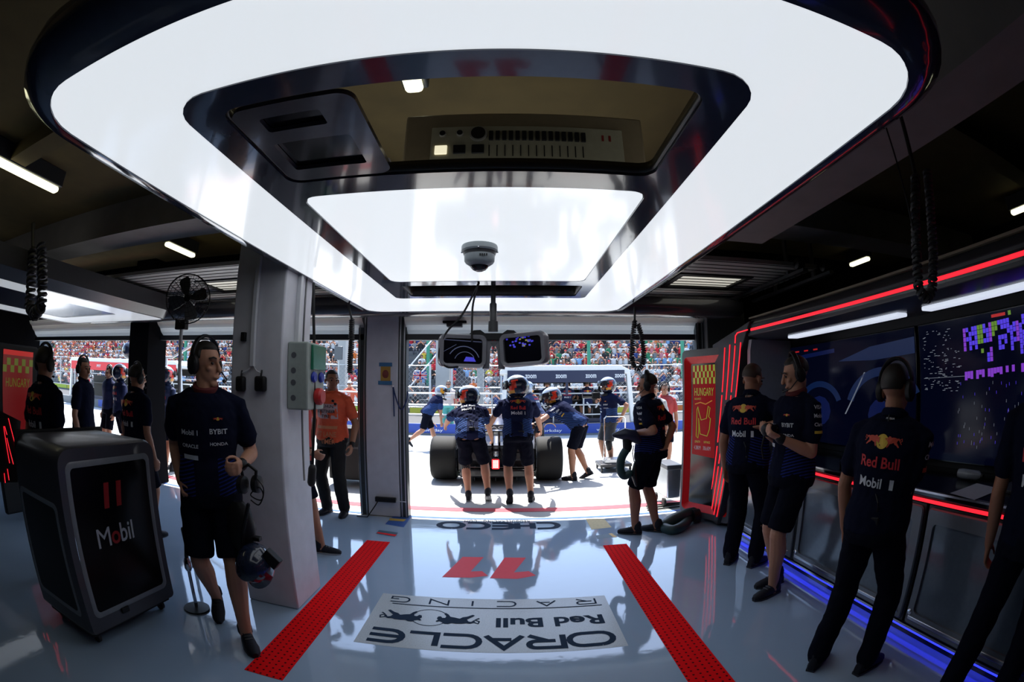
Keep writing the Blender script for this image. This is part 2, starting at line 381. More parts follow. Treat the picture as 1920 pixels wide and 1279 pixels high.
# inner wells of the two openings
def well(x0, x1, y0, y1, r, z0, z1, nm, m, cap=False):
    mb = MB(); a = [Vector((x, y, z0)) for x, y in rrect(x0, x1, y0, y1, r)]; c = [Vector((x, y, z1)) for x, y in rrect(x0, x1, y0, y1, r)]
    mb.loft([a, c], cap=False)
    if cap: mb.add(c, [tuple(range(len(c)))])
    o = mb.obj(nm, m, can); s = o.modifiers.new('thick', 'SOLIDIFY'); s.thickness = .008; return o
well(-.815, .52, .95, 1.51, .06, 2.345, 2.385, 'well', mat('well_brown', (.06, .05, .035), .3))
well(-.80, .56, 3.42, 3.84, .04, 2.345, 2.47, 'well', mat('well_brown', (.06, .05, .035), .3), True)
vp = plate(rrect(-.80, -.405, .975, 1.495, .05), [rrect(-.72, -.52, 1.04, 1.125, .012), rrect(-.745, -.475, 1.2, 1.405, .012)], 2.338, .016, 'vent_panel', mat('vent_grey', (.07, .07, .085), .18, coat=.4), can)
MB().box((-.76, 1.02, 2.356), (-.46, 1.42, 2.362)).obj('vent_backing', M_blackgloss, vp, smooth=False)
# dome camera
dc = thing('dome_camera', 'small grey dome security camera on the inner light panel of the canopy', 'camera', (-.148, 2.43, 2.337))
M_camg = mat('camera_grey', (.3, .34, .36), .4)
MB().lathe([(.094, 0), (.097, -.008), (.097, -.028), (.09, -.036)], seg=32).obj('mount_ring', M_camg, dc)
MB().lathe([(.09, -.036), (.084, -.05), (.084, -.052)], seg=32).obj('gap_ring', M_greyd, dc)
MB().lathe([(.082, -.05), (.08, -.085), (.074, -.095), (.05, -.112)], seg=32).obj('body', M_camg, dc)
MB().ell((0, 0, -.1), (.052, .052, .042), seg=20).obj('dome', M_blackgloss, dc)
mb = MB()
for k in range(4): mb.box((.005 + k * .011, -.084, -.076), (.012 + k * .011, -.081, -.064))
mb.obj('marking', M_dark, dc, smooth=False)
mb = MB()
for a in (0, 1.57, 3.14, 4.71): mb.ell((.095 * math.cos(a), .095 * math.sin(a), -.033), .006, seg=6, rings=5)
mb.obj('screw', M_chrome, dc)
# hanging twin monitor
MY = 3.46; MK = MY / 2.15
mo = thing('hanging_monitor', 'grey twin screen pod hung on a pole from the canopy far slot', 'monitor', (0, 0, 0))
pt = py_(925, 535, MY); pb = py_(926, 612, MY)
pole = MB().lathe([(.018, 2.465), (.018, py_(925, 570, MY).z + .01), (.026, py_(925, 570, MY).z), (.026, py_(925, 602, MY).z), (.036, py_(925, 603, MY).z), (.036, py_(925, 622, MY).z)], (pt.x, MY, 0), seg=16).obj('pole', M_greyd, mo)
C2 = py_(926, 657, MY); cz = C2.z
# the pod: two angled rounded frames joined by a fork
def pod_half(sx):
    a = math.radians(20 if sx > 0 else 12); T = Matrix.Translation((C2.x, MY, cz)) @ Matrix.Rotation(-sx * a, 4, 'Z') @ Matrix.Rotation(math.radians(-3.5 * sx if sx > 0 else 1), 4, 'Y') @ Matrix.Scale(MK, 4)
    return T
for sx in (-1, 1):
    T = pod_half(sx)
    X0, X1 = (.035, .252) if sx > 0 else (-.252, -.035)
    mb = MB(); out = rrect(X0, X1, -.082, .066, .03); hol = rrect(X0 + .022, X1 - .022, -.066, .046, .016)
    rr = [[T @ Vector((x, y, z)) for x, z in pts] for y, pts in ((.03, out), (-.02, out), (-.032, rrect(X0 + .006, X1 - .006, -.076, .06, .026)), (-.03, hol), (-.012, hol))]
    mb.loft(rr, cap=False); mb.add(rr[0], [tuple(range(len(rr[0])))])
    fr = mb.obj('screen_frame', mat('pod_grey', (.17, .17, .19), .3, coat=.3), mo)
    sc = MB().add([T @ Vector((x, -.014, z)) for x, z in hol], [tuple(range(len(hol)))]).obj('screen', mat('screen_black', (.004, .004, .008), .12), fr)
    mb = MB(); L = lambda x, z: T @ Vector((x, -.0155, z))
    if sx < 0:
        cx = (X0 + X1) / 2
        for (ra, rb, a0, a1, ox, oz) in ((.07, .074, 20, 150, .005, -.06), (.046, .049, 30, 160, .01, -.06)):
            for k in range(14):
                p, q = math.radians(a0 + (a1 - a0) * k / 14), math.radians(a0 + (a1 - a0) * (k + 1) / 14)
                mb.add([L(cx + ox + ra * math.cos(p), oz + ra * math.sin(p)), L(cx + ox + rb * math.cos(p), oz + rb * math.sin(p)), L(cx + ox + rb * math.cos(q), oz + rb * math.sin(q)), L(cx + ox + ra * math.cos(q), oz + ra * math.sin(q))], [(0, 1, 2, 3)])
        mb.add([L(cx - .095, -.02), L(cx - .03, .018), L(cx - .03, .02), L(cx - .095, -.018)], [(0, 1, 2, 3)])
        mb.add([L(cx - .095, .038), L(cx + .085, .032), L(cx + .085, .036), L(cx - .095, .042)], [(0, 1, 2, 3)])
        mb.add([L(cx + .005, -.055), L(cx + .06, -.055), L(cx + .05, -.036), L(cx + .015, -.034)], [(0, 1, 2, 3)], 1)
    else:
        rnd = random.Random(3)
        for k in range(34):
            x = X0 + .03 + rnd.random() * .12; z = -.0 + rnd.random() * .045
            mb.add([L(x, z), L(x + .009, z), L(x + .009, z + .007), L(x, z + .007)], [(0, 1, 2, 3)], 2 if 5 < k < 12 else 1)
    mb.obj('screen_picture', [mat('screen_line', (.1, .12, .2), emit=(.13, .15, .3), es=.2), mat('screen_blue', (.1, .1, .6), emit=(.06, .05, .75), es=.45), mat('screen_olive', (.3, .3, .05), emit=(.3, .3, .06), es=.5)], sc, smooth=False)
mb = MB(); Z = lambda x, z, y=0.: Vector((C2.x + x * MK, MY + y * MK, cz + z * MK))
for pts in ([(-.055, .06), (.055, .06), (.05, -.085), (.02, -.085), (.016, -.0), (.008, .02), (-.008, .02), (-.016, 0), (-.02, -.085), (-.05, -.085)],):
    mb.loft([[Z(x, z, y) for x, z in pts] for y in (-.02, .03)])
br = mb.obj('bridge', mat('pod_grey', (.17, .17, .19), .3), mo, smooth=False)
mb = MB(); put_text(mb, '11', .021, Z(0, .047, -.0215), (1, 0, 0), (0, 0, 1), .027, bold=.03); mb.obj('lettering', M_red, br, smooth=False)
MB().add([Z(-.018, .034, -.0212), Z(.018, .034, -.0212), Z(0, .006, -.0212)], [(0, 1, 2)]).obj('light_triangle', M_grey, br, smooth=False)
MB().prism([(-.13, .055), (-.09, .088), (-.06, .09), (-.04, .075), (.04, .075), (.06, .09), (.09, .088), (.13, .055), (.1, .045), (-.1, .045)], -.03, .03, Matrix.Translation((C2.x, MY, cz)) @ Matrix.Scale(MK, 4) @ Matrix.Rotation(PI / 2, 4, 'X')).obj('bracket', M_dark, mo, smooth=False)
cb = thing('monitor_cable', 'thin black cable looping from the canopy slot round the left screen', 'cable', tuple(py_(898, 530, MY)))
o = Vector(cb.location)
def cable(pts, r, nm, m, parent, org=Vector((0, 0, 0)), seg=6, sub=6, flat=1.):
    P = [Vector(p) - org for p in pts]; out = []
    for i in range(len(P) - 1):
        p0, p1, p2, p3 = P[max(i - 1, 0)], P[i], P[i + 1], P[min(i + 2, len(P) - 1)]
        for k in range(sub):
            u = k / sub
            out.append(.5 * ((2 * p1) + (p2 - p0) * u + (2 * p0 - 5 * p1 + 4 * p2 - p3) * u * u + (3 * p1 - p0 - 3 * p2 + p3) * u ** 3))
    out.append(P[-1]); return MB().tube(out, r, seg, flat=flat).obj(nm, m, parent)
cable([py_(x, y, MY - .12) for x, y in ((898, 530), (868, 588), (838, 622), (826, 650), (824, 672), (838, 688), (858, 688))], .0075, 'cord', M_dark, cb, o)
cable([py_(x, y, MY - .12) for x, y in ((898, 530), (887, 570), (885, 610), (885, 640))], .0075, 'cord', M_dark, cb, o)
# distribution board above the near opening
db = thing('distribution_board', 'electrical board with switches and gauges above the near opening of the canopy', 'electrical panel', (0, 1.75, 0))
D = lambda px, py, dy=0.: py_(px, py, 1.75 + dy) - Vector((0, 1.75, 0))
a, c = D(808, 270), D(1168, 270)
z0, z1 = D(988, 304).z, D(988, 237).z
x0, x1 = a.x, c.x
MB().box((x0 - .12, 0.012, z0 - .06), (x1 + .1, .12, z1 + .08)).obj('housing', mat('well_brown2', (.22, .17, .1), .3), db, bevel=.01)
fp = MB().box((x0, -.004, z0), (x1, .013, z1)).obj('front_plate', mat('olive_plate', (.34, .31, .21), .35), db, bevel=.003)
W = x1 - x0; Hh = z1 - z0
mb = MB()
for k in range(15): mb.box((x0 + W * .3 + k * W * .034, -.016, z0 + Hh * .58), (x0 + W * .3 + k * W * .034 + W * .022, -.003, z0 + Hh * .82))
mb.obj('breaker', M_dark, fp, smooth=False)
for fx, fz, r, mm in ((.06, .78, .012, M_dark), (.15, .78, .012, M_dark), (.245, .76, .03, M_blackgloss)):
    g = MB().lathe([(r * 1.25, 0), (r * 1.25, -.012), (r, -.014)], (x0 + W * fx, -.003, z0 + Hh * fz), 'Y', 18).obj('gauge', mat('bezel', (.35, .33, .28), .3, .5), fp)
    MB().lathe([(r, -.013), (r, -.017)], (x0 + W * fx, -.003, z0 + Hh * fz), 'Y', 18).obj('dial', mm, g)
for i, fx in enumerate((.055, .15, .245)):
    MB().box((x0 + W * (fx - .032), -.012, z0 + Hh * .22), (x0 + W * (fx + .032), -.003, z0 + Hh * .46)).obj('switch', mat('switch_lit', (.9, .85, .6), emit=(1, .92, .65), es=.8) if i == 0 else M_dark, fp, bevel=.003)
mb = MB(); put_text(mb, '11', .03, (x0 + W * .91, -.006, z0 + Hh * .72), (1, 0, 0), (0, 0, 1), .04, bold=.03); mb.obj('lettering', mat('dim_red', (.2, .01, .01)), fp, smooth=False)
mb = MB()
for k in range(13): mb.box((x0 + W * .3 + k * W * .04, -.006, z0 + Hh * .15), (x0 + W * .305 + k * W * .04, -.0035, z0 + Hh * .45))
mb.obj('lettering', M_dark, fp, smooth=False)
# fluorescent fittings under the ceiling
for i, (px, py, lx, ly, lab) in enumerate(((20, 316, .1, 1.3, 'yellowish fluorescent fitting on the dark ceiling at the far left'), (338, 470, .09, .6, 'short fluorescent fitting on the ceiling above the desk fan'),
        (1612, 492, .09, .42, 'small fluorescent fitting on the ceiling right of the overhead door'), (1925, 390, .09, .5, 'fluorescent fitting at the right edge of the ceiling'),
        (772, 152, .1, .2, 'fluorescent fitting seen through the near opening of the canopy'))):
    p = pz(px, py, 3.12); f = thing('fluorescent_light', lab, 'ceiling light', (p.x, p.y, 3.12))
    MB().box((-lx / 2 - .02, -ly / 2 - .02, .03), (lx / 2 + .02, ly / 2 + .02, .182)).obj('housing', M_greyd, f, bevel=.01)
    MB().box((-lx / 2, -ly / 2, -.02), (lx / 2, ly / 2, .035)).obj('diffuser', M_tube, f, bevel=.03, seg=3)
# neighbouring canopy in the bay on the left
c2 = thing('light_canopy', 'second illuminated canopy in the neighbouring bay behind the coiled cable on the left', 'ceiling light')
plate(rrect(-6.9, -4.42, .3, 4.86, .2), [rrect(-6.4, -4.9, .8, 4.3, .1)], 2.34, .02, 'light_panel', mat('light_panel_dim', (.8, .82, .85), .15, emit=(.88, .945, 1.), es=.36), c2)
plate(rrect(-6.41, -4.89, .79, 4.31, .1), [], 2.345, .014, 'inner_frame', M_navyframe, c2)
mb = MB(); rings = []
for off, z in ((0, 2.335), (.05, 2.335), (.16, 2.43), (.16, 2.62), (-.1, 2.62), (-.1, 2.37), (0, 2.37)):
    rings.append([Vector((x, y, z)) for x, y in rrect(-6.9 - off, -4.42 + off, .3 - off, 4.86 + off * .4, .2 + off, 6)])
mb.loft(rings, closed=True); mb.obj('rim', mat('canopy_side_grey', (.05, .05, .055), .3), c2)
# ------------------------------------------------------------------ markings stuck to the garage floor
def floor_quad(px): return [(p.x, p.y) for p in (pz(x, y) for x, y in px)]
# red anti-slip strips with black dots
M_strip = mat('red_strip', (.85, .004, .006), .85, spec=.08, var=.06)
t, b = nodes(M_strip)
tc = t.nodes.new('ShaderNodeTexCoord'); vm = t.nodes.new('ShaderNodeVectorMath'); vm.operation = 'MULTIPLY'; vm.inputs[1].default_value = (1 / .042, 1 / .042, 0)
fr = t.nodes.new('ShaderNodeVectorMath'); fr.operation = 'FRACTION'; su = t.nodes.new('ShaderNodeVectorMath'); su.operation = 'SUBTRACT'; su.inputs[1].default_value = (.5, .5, 0)
ln = t.nodes.new('ShaderNodeVectorMath'); ln.operation = 'LENGTH'; lt = t.nodes.new('ShaderNodeMath'); lt.operation = 'LESS_THAN'; lt.inputs[1].default_value = .17
mx = t.nodes.new('ShaderNodeMix'); mx.data_type = 'RGBA'; mx.inputs[6].default_value = (.86, .004, .006, 1); mx.inputs[7].default_value = (.03, .004, .005, 1)
for a, c in ((tc.outputs['Object'], vm.inputs[0]), (vm.outputs[0], fr.inputs[0]), (fr.outputs[0], su.inputs[0]), (su.outputs[0], ln.inputs[0]), (ln.outputs['Value'], lt.inputs[0]), (lt.outputs[0], mx.inputs[0]), (mx.outputs[2], b.inputs['Base Color'])): t.links.new(a, c)
for x0, x1, y0, y1, lab in ((-1.425, -1.18, 1.9, 4.5, 'long red dotted anti-slip strip on the floor beside the white pillar'), (.935, 1.175, 1.2, 4.44, 'long red dotted anti-slip strip on the floor on the console side')):
    o = MB().box((x0, y0, .0005), (x1, y1, .003)).obj('floor_strip', M_strip, smooth=False); tag(o, lab, 'floor strip', 'red floor strips')
M_ink = mat('dark_blue_ink', (.01, .026, .055), .7, spec=.1)
M_silver = mat('silver_glitter_film', (.47, .51, .52), .3, var=.3, scale=120)
lp = thing('floor_logo', 'large silver floor sticker with upside down lettering and two bulls', 'floor sticker', (-.11, 2.88, 0))
MB().add([Vector((x, y, .0008)) for x, y in ((-.83, -.405), (.83, -.405), (.83, .385), (-.83, .385))], [(0, 1, 2, 3)]).obj('film', M_silver, lp, smooth=False)
R_, U_ = (-1, 0, 0), (0, -1, 0)
mb = MB()
stroke_text(mb, 'ORACLE', .2, 1.56, (0, -.27, .0022), R_, U_, (1.55, 1.2, 1.3, 1.3, 1., 1.2), .22, .04)
put_text(mb, 'Red Bull', .14, (.39, .0, .0022), R_, U_, .72, bold=.03)
stroke_text(mb, 'RACING', .1, 1.5, (.0, .3, .0022), R_, U_, (1, 1, 1, .3, 1, 1), 1.15, .014)
mb.add([Vector((x, y, .0022)) for x, y in ((-.72, .215), (.78, .215), (.78, .228), (-.72, .228))], [(0, 1, 2, 3)])
mb.obj('lettering', M_ink, lp, smooth=False)
mb = MB(); put_bulls(mb, .62, (-.42, .04, .0018), R_, U_, 0, 0, ring=True); mb.obj('bull_emblem', M_ink, lp, smooth=False)
K = 1920 / 560
M_pink = mat('red_floor_vinyl', (.8, .03, .05), .5, spec=.25, var=.05)
nm = thing('floor_number', 'red slanted floor number 11 between the two red strips', 'floor sticker', (0, 0, 0))
for pts in ([(780, 358), (915, 360), (832, 452), (905, 450), (943, 480), (830, 492), (648, 488)], [(1050, 362), (1187, 363), (1110, 458), (1205, 450), (1252, 478), (1130, 500), (955, 495)]):
    q = [pz(640 + x / K, 940 + y / K) for x, y in pts]
    from mathutils.geometry import tessellate_polygon
    MB().add([Vector((p.x, p.y, .0012)) for p in q], [tuple(t) for t in tessellate_polygon([q])]).obj('digit', M_pink, nm, smooth=False)
def Yp(y, x=950): return pz(x, y).y
a0, a1 = pz(817, 986), pz(1052, 986)
ch = thing('floor_lettering', 'dark blue wide floor lettering with a web address near the garage threshold', 'floor sticker', ((a0.x + a1.x) / 2, Yp(986.5), 0))
mb = MB(); stroke_text(mb, 'CHECO', Yp(979.5) - Yp(993.5), a1.x - a0.x, (0, 0, .0012), R_, U_, (1.5, 1.1, 1.5, 1.5, 1.7), .3, (Yp(979.5) - Yp(993.5)) * .24); mb.obj('lettering', M_ink, ch, smooth=False)
mb = MB(); put_text(mb, 'REDBULLRACING . COM', Yp(975.5) - Yp(981), (-.02, Yp(978) - Yp(986.5), .0012), R_, U_, .76, spacing=1.15); mb.obj('small_lettering', M_ink, ch, smooth=False)
M_blue = mat('sticker_blue', (.02, .09, .33), .4); M_yel = mat('sticker_yellow', (.6, .38, .06), .5); M_tan = mat('sticker_tan', (.5, .42, .2), .6, var=.3, scale=25); M_teal = mat('sticker_teal', (.04, .1, .14), .5)
def sticker(lab, quad, m, band=None, m2=None):
    q = [pz(*p) for p in quad]; c = sum(q, Vector()) / len(q); th = thing('floor_sticker', lab, 'floor sticker', (c.x, c.y, 0))
    MB().add([Vector((p.x - c.x, p.y - c.y, .001)) for p in q], [tuple(range(len(q)))]).obj('film', m, th, smooth=False)
    if band:
        q = [pz(*p) for p in band]; MB().add([Vector((p.x - c.x, p.y - c.y, .0018)) for p in q], [tuple(range(len(q)))]).obj('stripe', m2, th, smooth=False)
sticker('blue floor sticker with a yellow bar by the door column', [(740, 965), (772, 968), (757, 989), (722, 983)], M_blue, [(731, 972), (762, 974), (757, 978), (729, 976)], M_yel)
sticker('small worn red and green floor sticker ahead of the strip by the pillar', [(711, 994), (747, 999), (740, 1007), (704, 1001)], M_teal, [(709, 998), (744, 1003), (741, 1006), (706, 1000)], M_red)
sticker('tan patterned floor sticker near the hose mechanic', [(1098, 973), (1133, 973), (1147, 989), (1109, 993)], M_tan)
sticker('dark blue floor sticker with a slanted orange stripe ahead of the right strip', [(1117, 1004), (1155, 999), (1161, 1006), (1120, 1011)], M_teal, [(1141, 1001), (1147, 1000), (1157, 1007), (1150, 1008)], M_yel)
# ------------------------------------------------------------------ console wall on the right: cabinets, desk, screens, light hood
M_cab = mat('cabinet_grey', (.15, .165, .185), .3, coat=.2)
M_inset = mat('cabinet_inset', (.12, .145, .175), .16, coat=.3)
XC = 2.31
units = [(3.16, 4.25, 'grey console cabinet next to the red striped column'), (1.73, 3.14, 'grey console cabinet behind the two talking mechanics'), (.32, 1.71, 'grey console cabinet behind the mechanic in long trousers'), (-1.1, .30, 'grey console cabinet nearest the camera at the right edge')]
for y0, y1, lab in units:
    th = thing('console_cabinet', lab, 'cabinet', (XC, (y0 + y1) / 2, 0), group='console cabinets'); h = (y1 - y0) / 2
    MB().box((0.01, -h, .1), (.62, h, .86)).obj('body', M_greyd, th, bevel=.006)
    out = rrect(-h + .012, h - .012, .115, .845, .03); hol = rrect(-h + .09, h - .07, .2, .76, .035)
    P = lambda pts, x: [Vector((x, y, z)) for y, z in pts]
    mb = MB(); mb.loft([P(out, .012), P(out, -.004), P(rrect(-h + .02, h - .02, .123, .837, .025), -.012), P(hol, -.012), P(hol, .006)], cap=False)
    d = mb.obj('door', M_cab, th)
    MB().add(P(hol, .005), [tuple(range(len(hol)))]).obj('inset_panel', M_inset, d, smooth=False)
    MB().box((-.02, -h + .05, .15), (-.008, h - .04, .175)).obj('chrome_rail', M_alu, d, bevel=.004)
    MB().lathe([(.02, 0), (.02, -.006), (.012, -.009)], (-.012, h - .045, .2), 'X', 14).obj('lock', M_chrome, d)
tk = thing('floor_light', 'blue light strip along the foot of the console cabinets', 'light strip', (XC, 1.6, 0))
MB().box((.06, -2.7, .0), (.6, 2.62, .098)).obj('plinth', M_blackgloss, tk, smooth=False)
MB().box((.035, -2.7, .045), (.06, 2.62, .068)).obj('led_strip', M_blueled, tk, bevel=.004)
MB().box((-.0, -2.7, .082), (.06, 2.62, .097)).obj('chrome_edge', M_alu, tk, smooth=False)
dk = thing('console_desk', 'long dark console desktop with a red light strip under its edge', 'desk', (XC, 1.6, 0))
MB().box((-.03, -2.7, .9), (.598, 2.65, .945)).obj('worktop', M_blackgloss, dk, bevel=.012)
MB().box((-.012, -2.7, .868), (.06, 2.65, .9)).obj('underside', M_dark, dk, smooth=False)
MB().box((-.022, -2.68, .872), (-.012, 2.63, .892)).obj('led_strip', M_redled, dk, bevel=.003)
MB().box((-.034, -2.7, .93), (-.028, 2.65, .942)).obj('edge_trim', M_alu, dk, smooth=False)
hd = thing('console_hood', 'grey overhead hood of the console with a red light line and white light bars', 'hood', (XC, 1.6, 0))
MB().prism([(-.0, 2.035), (.0, 2.14), (.06, 2.2), (.9, 2.2), (.9, 2.0), (.12, 2.0)], -2.7, 2.5, Matrix(((1, 0, 0, 0), (0, 0, 1, 0), (0, 1, 0, 0), (0, 0, 0, 1)))).obj('housing', mat('hood_grey', (.05, .05, .06), .3), hd, bevel=.006)
MB().box((-.005, -2.7, 2.06), (.0, 2.5, 2.115)).obj('black_band', M_blackgloss, hd, smooth=False)
MB().box((-.014, -2.7, 2.076), (-.004, 2.42, 2.1)).obj('led_line', M_redled, hd, bevel=.004)
MB().box((.02, -2.7, 2.2), (.3, 2.5, 2.215)).obj('top_trim', mat('hood_tan', (.22, .18, .12), .5), hd, smooth=False)
M_bar = mat('white_light_bar', (.8, .82, .85), .3, emit=(.78, .85, 1), es=.8)
for y0, y1 in ((.62, 2.1), (-.85, .38)):
    MB().box((.22, y0, 1.972), (.34, y1, 1.999)).obj('light_bar', M_bar, hd, bevel=.008)
# screen wall
wl = thing('screen_backing', 'dark back panel of the console carrying the big screens', 'panel', (XC, 1.6, 0))
MB().box((.6, -2.7, .945), (.68, 2.62, 2.0)).obj('backboard', M_dark, wl, smooth=False)
mb = MB(); mb.loft([[Vector((x, y, z)) for x, y in ((0.02, 2.56 + k), (.6, 2.66), (.6, 2.6), (.02, 2.5 + k))] for z, k in ((.945, .06), (1.9, 0), (2.0, -.04))])
mb.obj('end_frame', mat('frame_silver', (.42, .43, .47), .35, .2), wl)
SX = XC + .585
def screen(lab, y0, y1, z0, z1, draw, mats):
    th = thing('wall_screen', lab, 'screen', (SX, (y0 + y1) / 2, (z0 + z1) / 2)); h, v = (y1 - y0) / 2, (z1 - z0) / 2
    MB().box((-.03, -h, -v), (.012, h, v)).obj('bezel', M_blackgloss, th, bevel=.006)
    pn = MB().box((-.033, -h + .012, -v + .012), (-.029, h - .012, v - .012)).obj('display', mats[0], th, smooth=False)
    mb = MB(); draw(mb, lambda u, w: Vector((-.0345, h - .012 - u * (2 * h - .024), -v + .012 + w * (2 * v - .024))))
    if mb.v: mb.obj('picture', mats[1:], pn, smooth=False)
    return th
M_scr = mat('screen_dark', (.002, .0025, .005), .1, spec=.12, emit=(.004, .008, .05), es=.12)
S_blue = mat('px_blue', (0, 0, 0), .3, emit=(.02, .06, .5), es=.08); S_blu2 = mat('px_midblue', (0, 0, 0), .3, emit=(.02, .09, .42), es=.1); S_vio = mat('px_violet', (0, 0, 0), .3, emit=(.1, .05, .95), es=.7)
S_grn = mat('px_green', (0, 0, 0), .3, emit=(.16, .35, .03), es=.6); S_red = mat('px_red', (0, 0, 0), .3, emit=(.7, .02, .02), es=.5); S_wht = mat('px_white', (0, 0, 0), .3, emit=(.4, .45, .55), es=.35); S_pur = mat('px_purple', (0, 0, 0), .3, emit=(.3, .05, .8), es=.6)
def quad(mb, P, u0, w0, u1, w1, mi): mb.add([P(u0, w0), P(u1, w0), P(u1, w1), P(u0, w1)], [(0, 1, 2, 3)], mi)
def arc(mb, P, cu, cw, ru, rw, th, a0, a1, mi, n=18):
    for k in range(n):
        p, q = math.radians(a0 + (a1 - a0) * k / n), math.radians(a0 + (a1 - a0) * (k + 1) / n)
        mb.add([P(cu + ru * math.cos(p), cw + rw * math.sin(p)), P(cu + (ru + th) * math.cos(p), cw + (rw + th * 1.5) * math.sin(p)), P(cu + (ru + th) * math.cos(q), cw + (rw + th * 1.5) * math.sin(q)), P(cu + ru * math.cos(q), cw + rw * math.sin(q))], [(0, 1, 2, 3)], mi)
def onboard(mb, P):
    mb.add([P(.0, .84), P(.18, .87), P(.42, .89), P(.42, .93), P(.15, .91), P(0, .88)], [(0, 1, 2, 3, 4, 5)], 0)
    mb.add([P(.45, .8), P(.7, .9), P(1, .93), P(1, .8), P(.72, .78)], [(0, 1, 2, 3, 4)], 1)
    arc(mb, P, .78, .34, .22, .3, .05, 25, 165, 1); arc(mb, P, .28, .34, .16, .22, .04, 20, 160, 1)
    for c, w in ((.28, .32), (.78, .3)):
        mb.add([P(c + .1 * math.cos(k * PI / 6), w + .15 * math.sin(k * PI / 6)) for k in range(12)], [tuple(range(12))], 0)
    mb.add([P(.5, .3), P(.51, .3), P(.66, .68), P(.65, .68)], [(0, 1, 2, 3)], 2)
    for k in range(3): quad(mb, P, .05 + k * .09, .94, .09 + k * .09, .955, 3)
    for k in range(6): quad(mb, P, .6 + (k % 3) * .08, .1 + .08 * (k // 3), .65 + (k % 3) * .08, .15 + .08 * (k // 3), 1)
def timing(mb, P):
    rnd = random.Random(5)
    for c in range(26):
        u = .36 + c * .0215; top = .93 + .0012 * c; n = rnd.choice((3, 5, 6, 8)); mi = 2 if c in (5, 6, 10, 11) else (1 if c % 9 == 0 else 0)
        for k in range(n):
            if rnd.random() < .18: continue
            w = top - .032 * (k + 1) - (0 if c < 14 else .05 * (c % 3 == 1)); quad(mb, P, u, w, u + .0195, w + .029, mi)
        if rnd.random() < .5: quad(mb, P, u, top - .33 - .03 * rnd.random(), u + .02, top - .3, 1)
    for k in range(110):
        u, w = rnd.random() * .3 + .02, .5 + rnd.random() * .45; quad(mb, P, u, w, u + .006 + .02 * rnd.random(), w + .004, 3)
    for k in range(60):
        u, w = rnd.random() * .5 + .3, .1 + rnd.random() * .45; quad(mb, P, u, w, u + .002, w + .02, 0 if k % 2 else 3)
    quad(mb, P, .03, .6, .4, .603, 3); quad(mb, P, .58, .965, .68, .985, 4); quad(mb, P, .7, .962, .72, .99, 2)
def digits(mb, P):
    quad(mb, P, .05, .9, .5, .92, 0)
    for u in (.1, .3): arc(mb, P, u + .06, .8, .05, .06, .02, 0, 360, 4)
screen('big wall screen showing a dark blue onboard picture behind the talking mechanics', 2.33, 4.15, 1.0, 1.93, onboard, [M_scr, S_blue, S_blu2, S_wht, S_red])
screen('wall screen showing rows of violet and green timing blocks', 1.02, 2.3, .99, 1.93, timing, [M_scr, S_vio, S_pur, S_grn, S_wht, S_red])
screen('wall screen with red digits cut off by the right edge of the picture', -.5, .99, 1.0, 1.93, digits, [M_scr, S_blue, S_blu2, S_grn, S_wht, S_red])
# things on the desk
lt_ = thing('laptop', 'open laptop with a pale blue screen on the console desk', 'laptop', (XC + .3, 1.12, .945), rz=-PI / 2)
MB().box((-.16, -.12, 0), (.16, .1, .018)).obj('base', M_greyd, lt_, bevel=.004)
ls = MB().box((-.16, .0, 0), (.16, .01, .22), T=Matrix.Translation((0, .1, .015)) @ Matrix.Rotation(math.radians(-14), 4, 'X')).obj('lid', M_dark, lt_, bevel=.004)
LT = Matrix.Translation((0, .1, .015)) @ Matrix.Rotation(math.radians(-14), 4, 'X')
MB().add([LT @ Vector(p) for p in ((-.15, -.002, .012), (.15, -.002, .012), (.15, -.002, .21), (-.15, -.002, .21))], [(0, 1, 2, 3)]).obj('screen', mat('laptop_screen', (0, 0, 0), .3, emit=(.16, .24, .42), es=.2), ls, smooth=False)
MB().add([LT @ Vector(p) for p in ((-.1, -.004, .13), (.12, -.004, .13), (.12, -.004, .16), (-.1, -.004, .16))], [(0, 1, 2, 3)]).obj('banner', S_blue, ls, smooth=False)
pp = MB().add([Vector(p) for p in ((-.17, -.1, .001), (.13, -.13, .001), (.16, .09, .004), (-.13, .12, .001))], [(0, 1, 2, 3)]).obj('paper_sheet', mat('paper', (.45, .47, .5), .7), smooth=False)
pp.location = (XC + .12, 1.42, .947); tag(pp, 'loose white paper sheet on the console desk beside the laptop', 'paper')
tb = thing('desk_tube', 'clear plastic bottle lying on the console desk behind the paper', 'bottle', (XC + .35, 1.62, .978))
MB().lathe([(.012, -.1), (.03, -.075), (.032, .07), (.028, .1)], axis='Y', seg=16).obj('body', mat('clear_plastic', (.3, .33, .38), .15, trans=.3), tb)
MB().lathe([(.014, -.118), (.014, -.1)], axis='Y', seg=12).obj('cap', M_dark, tb)
# small status lamps block on the console front
sb = thing('status_box', 'small black box with white and red indicator lamps on the desk', 'indicator box', (XC + .1, 2.58, .945))
MB().box((-.06, -.12, 0), (.06, .12, .06)).obj('case', M_dark, sb, bevel=.006)
for k, m in enumerate((S_red, S_wht)): MB().lathe([(.009, 0), (.009, -.006), (.004, -.009)], (-.06, -.05 + k * .04, .035), 'X', 10).obj('lamp', m, sb)
# drinks can standing on the desk
cn = thing('drink_can', 'slim silver and blue drinks can standing on the console desk', 'can', (XC + .02, 2.47, .945))
MB().lathe([(.02, 0), (.026, .008), (.026, .12), (.021, .134), (.022, .137)], seg=20).obj('body', mat('can_silver', (.35, .38, .45), .3, .7), cn)
mb = MB()
mb.lathe([(.0264, .015), (.0264, .06)], seg=20, cap=False); mb.obj('label', mat('can_blue', (.02, .04, .3), .3), cn)
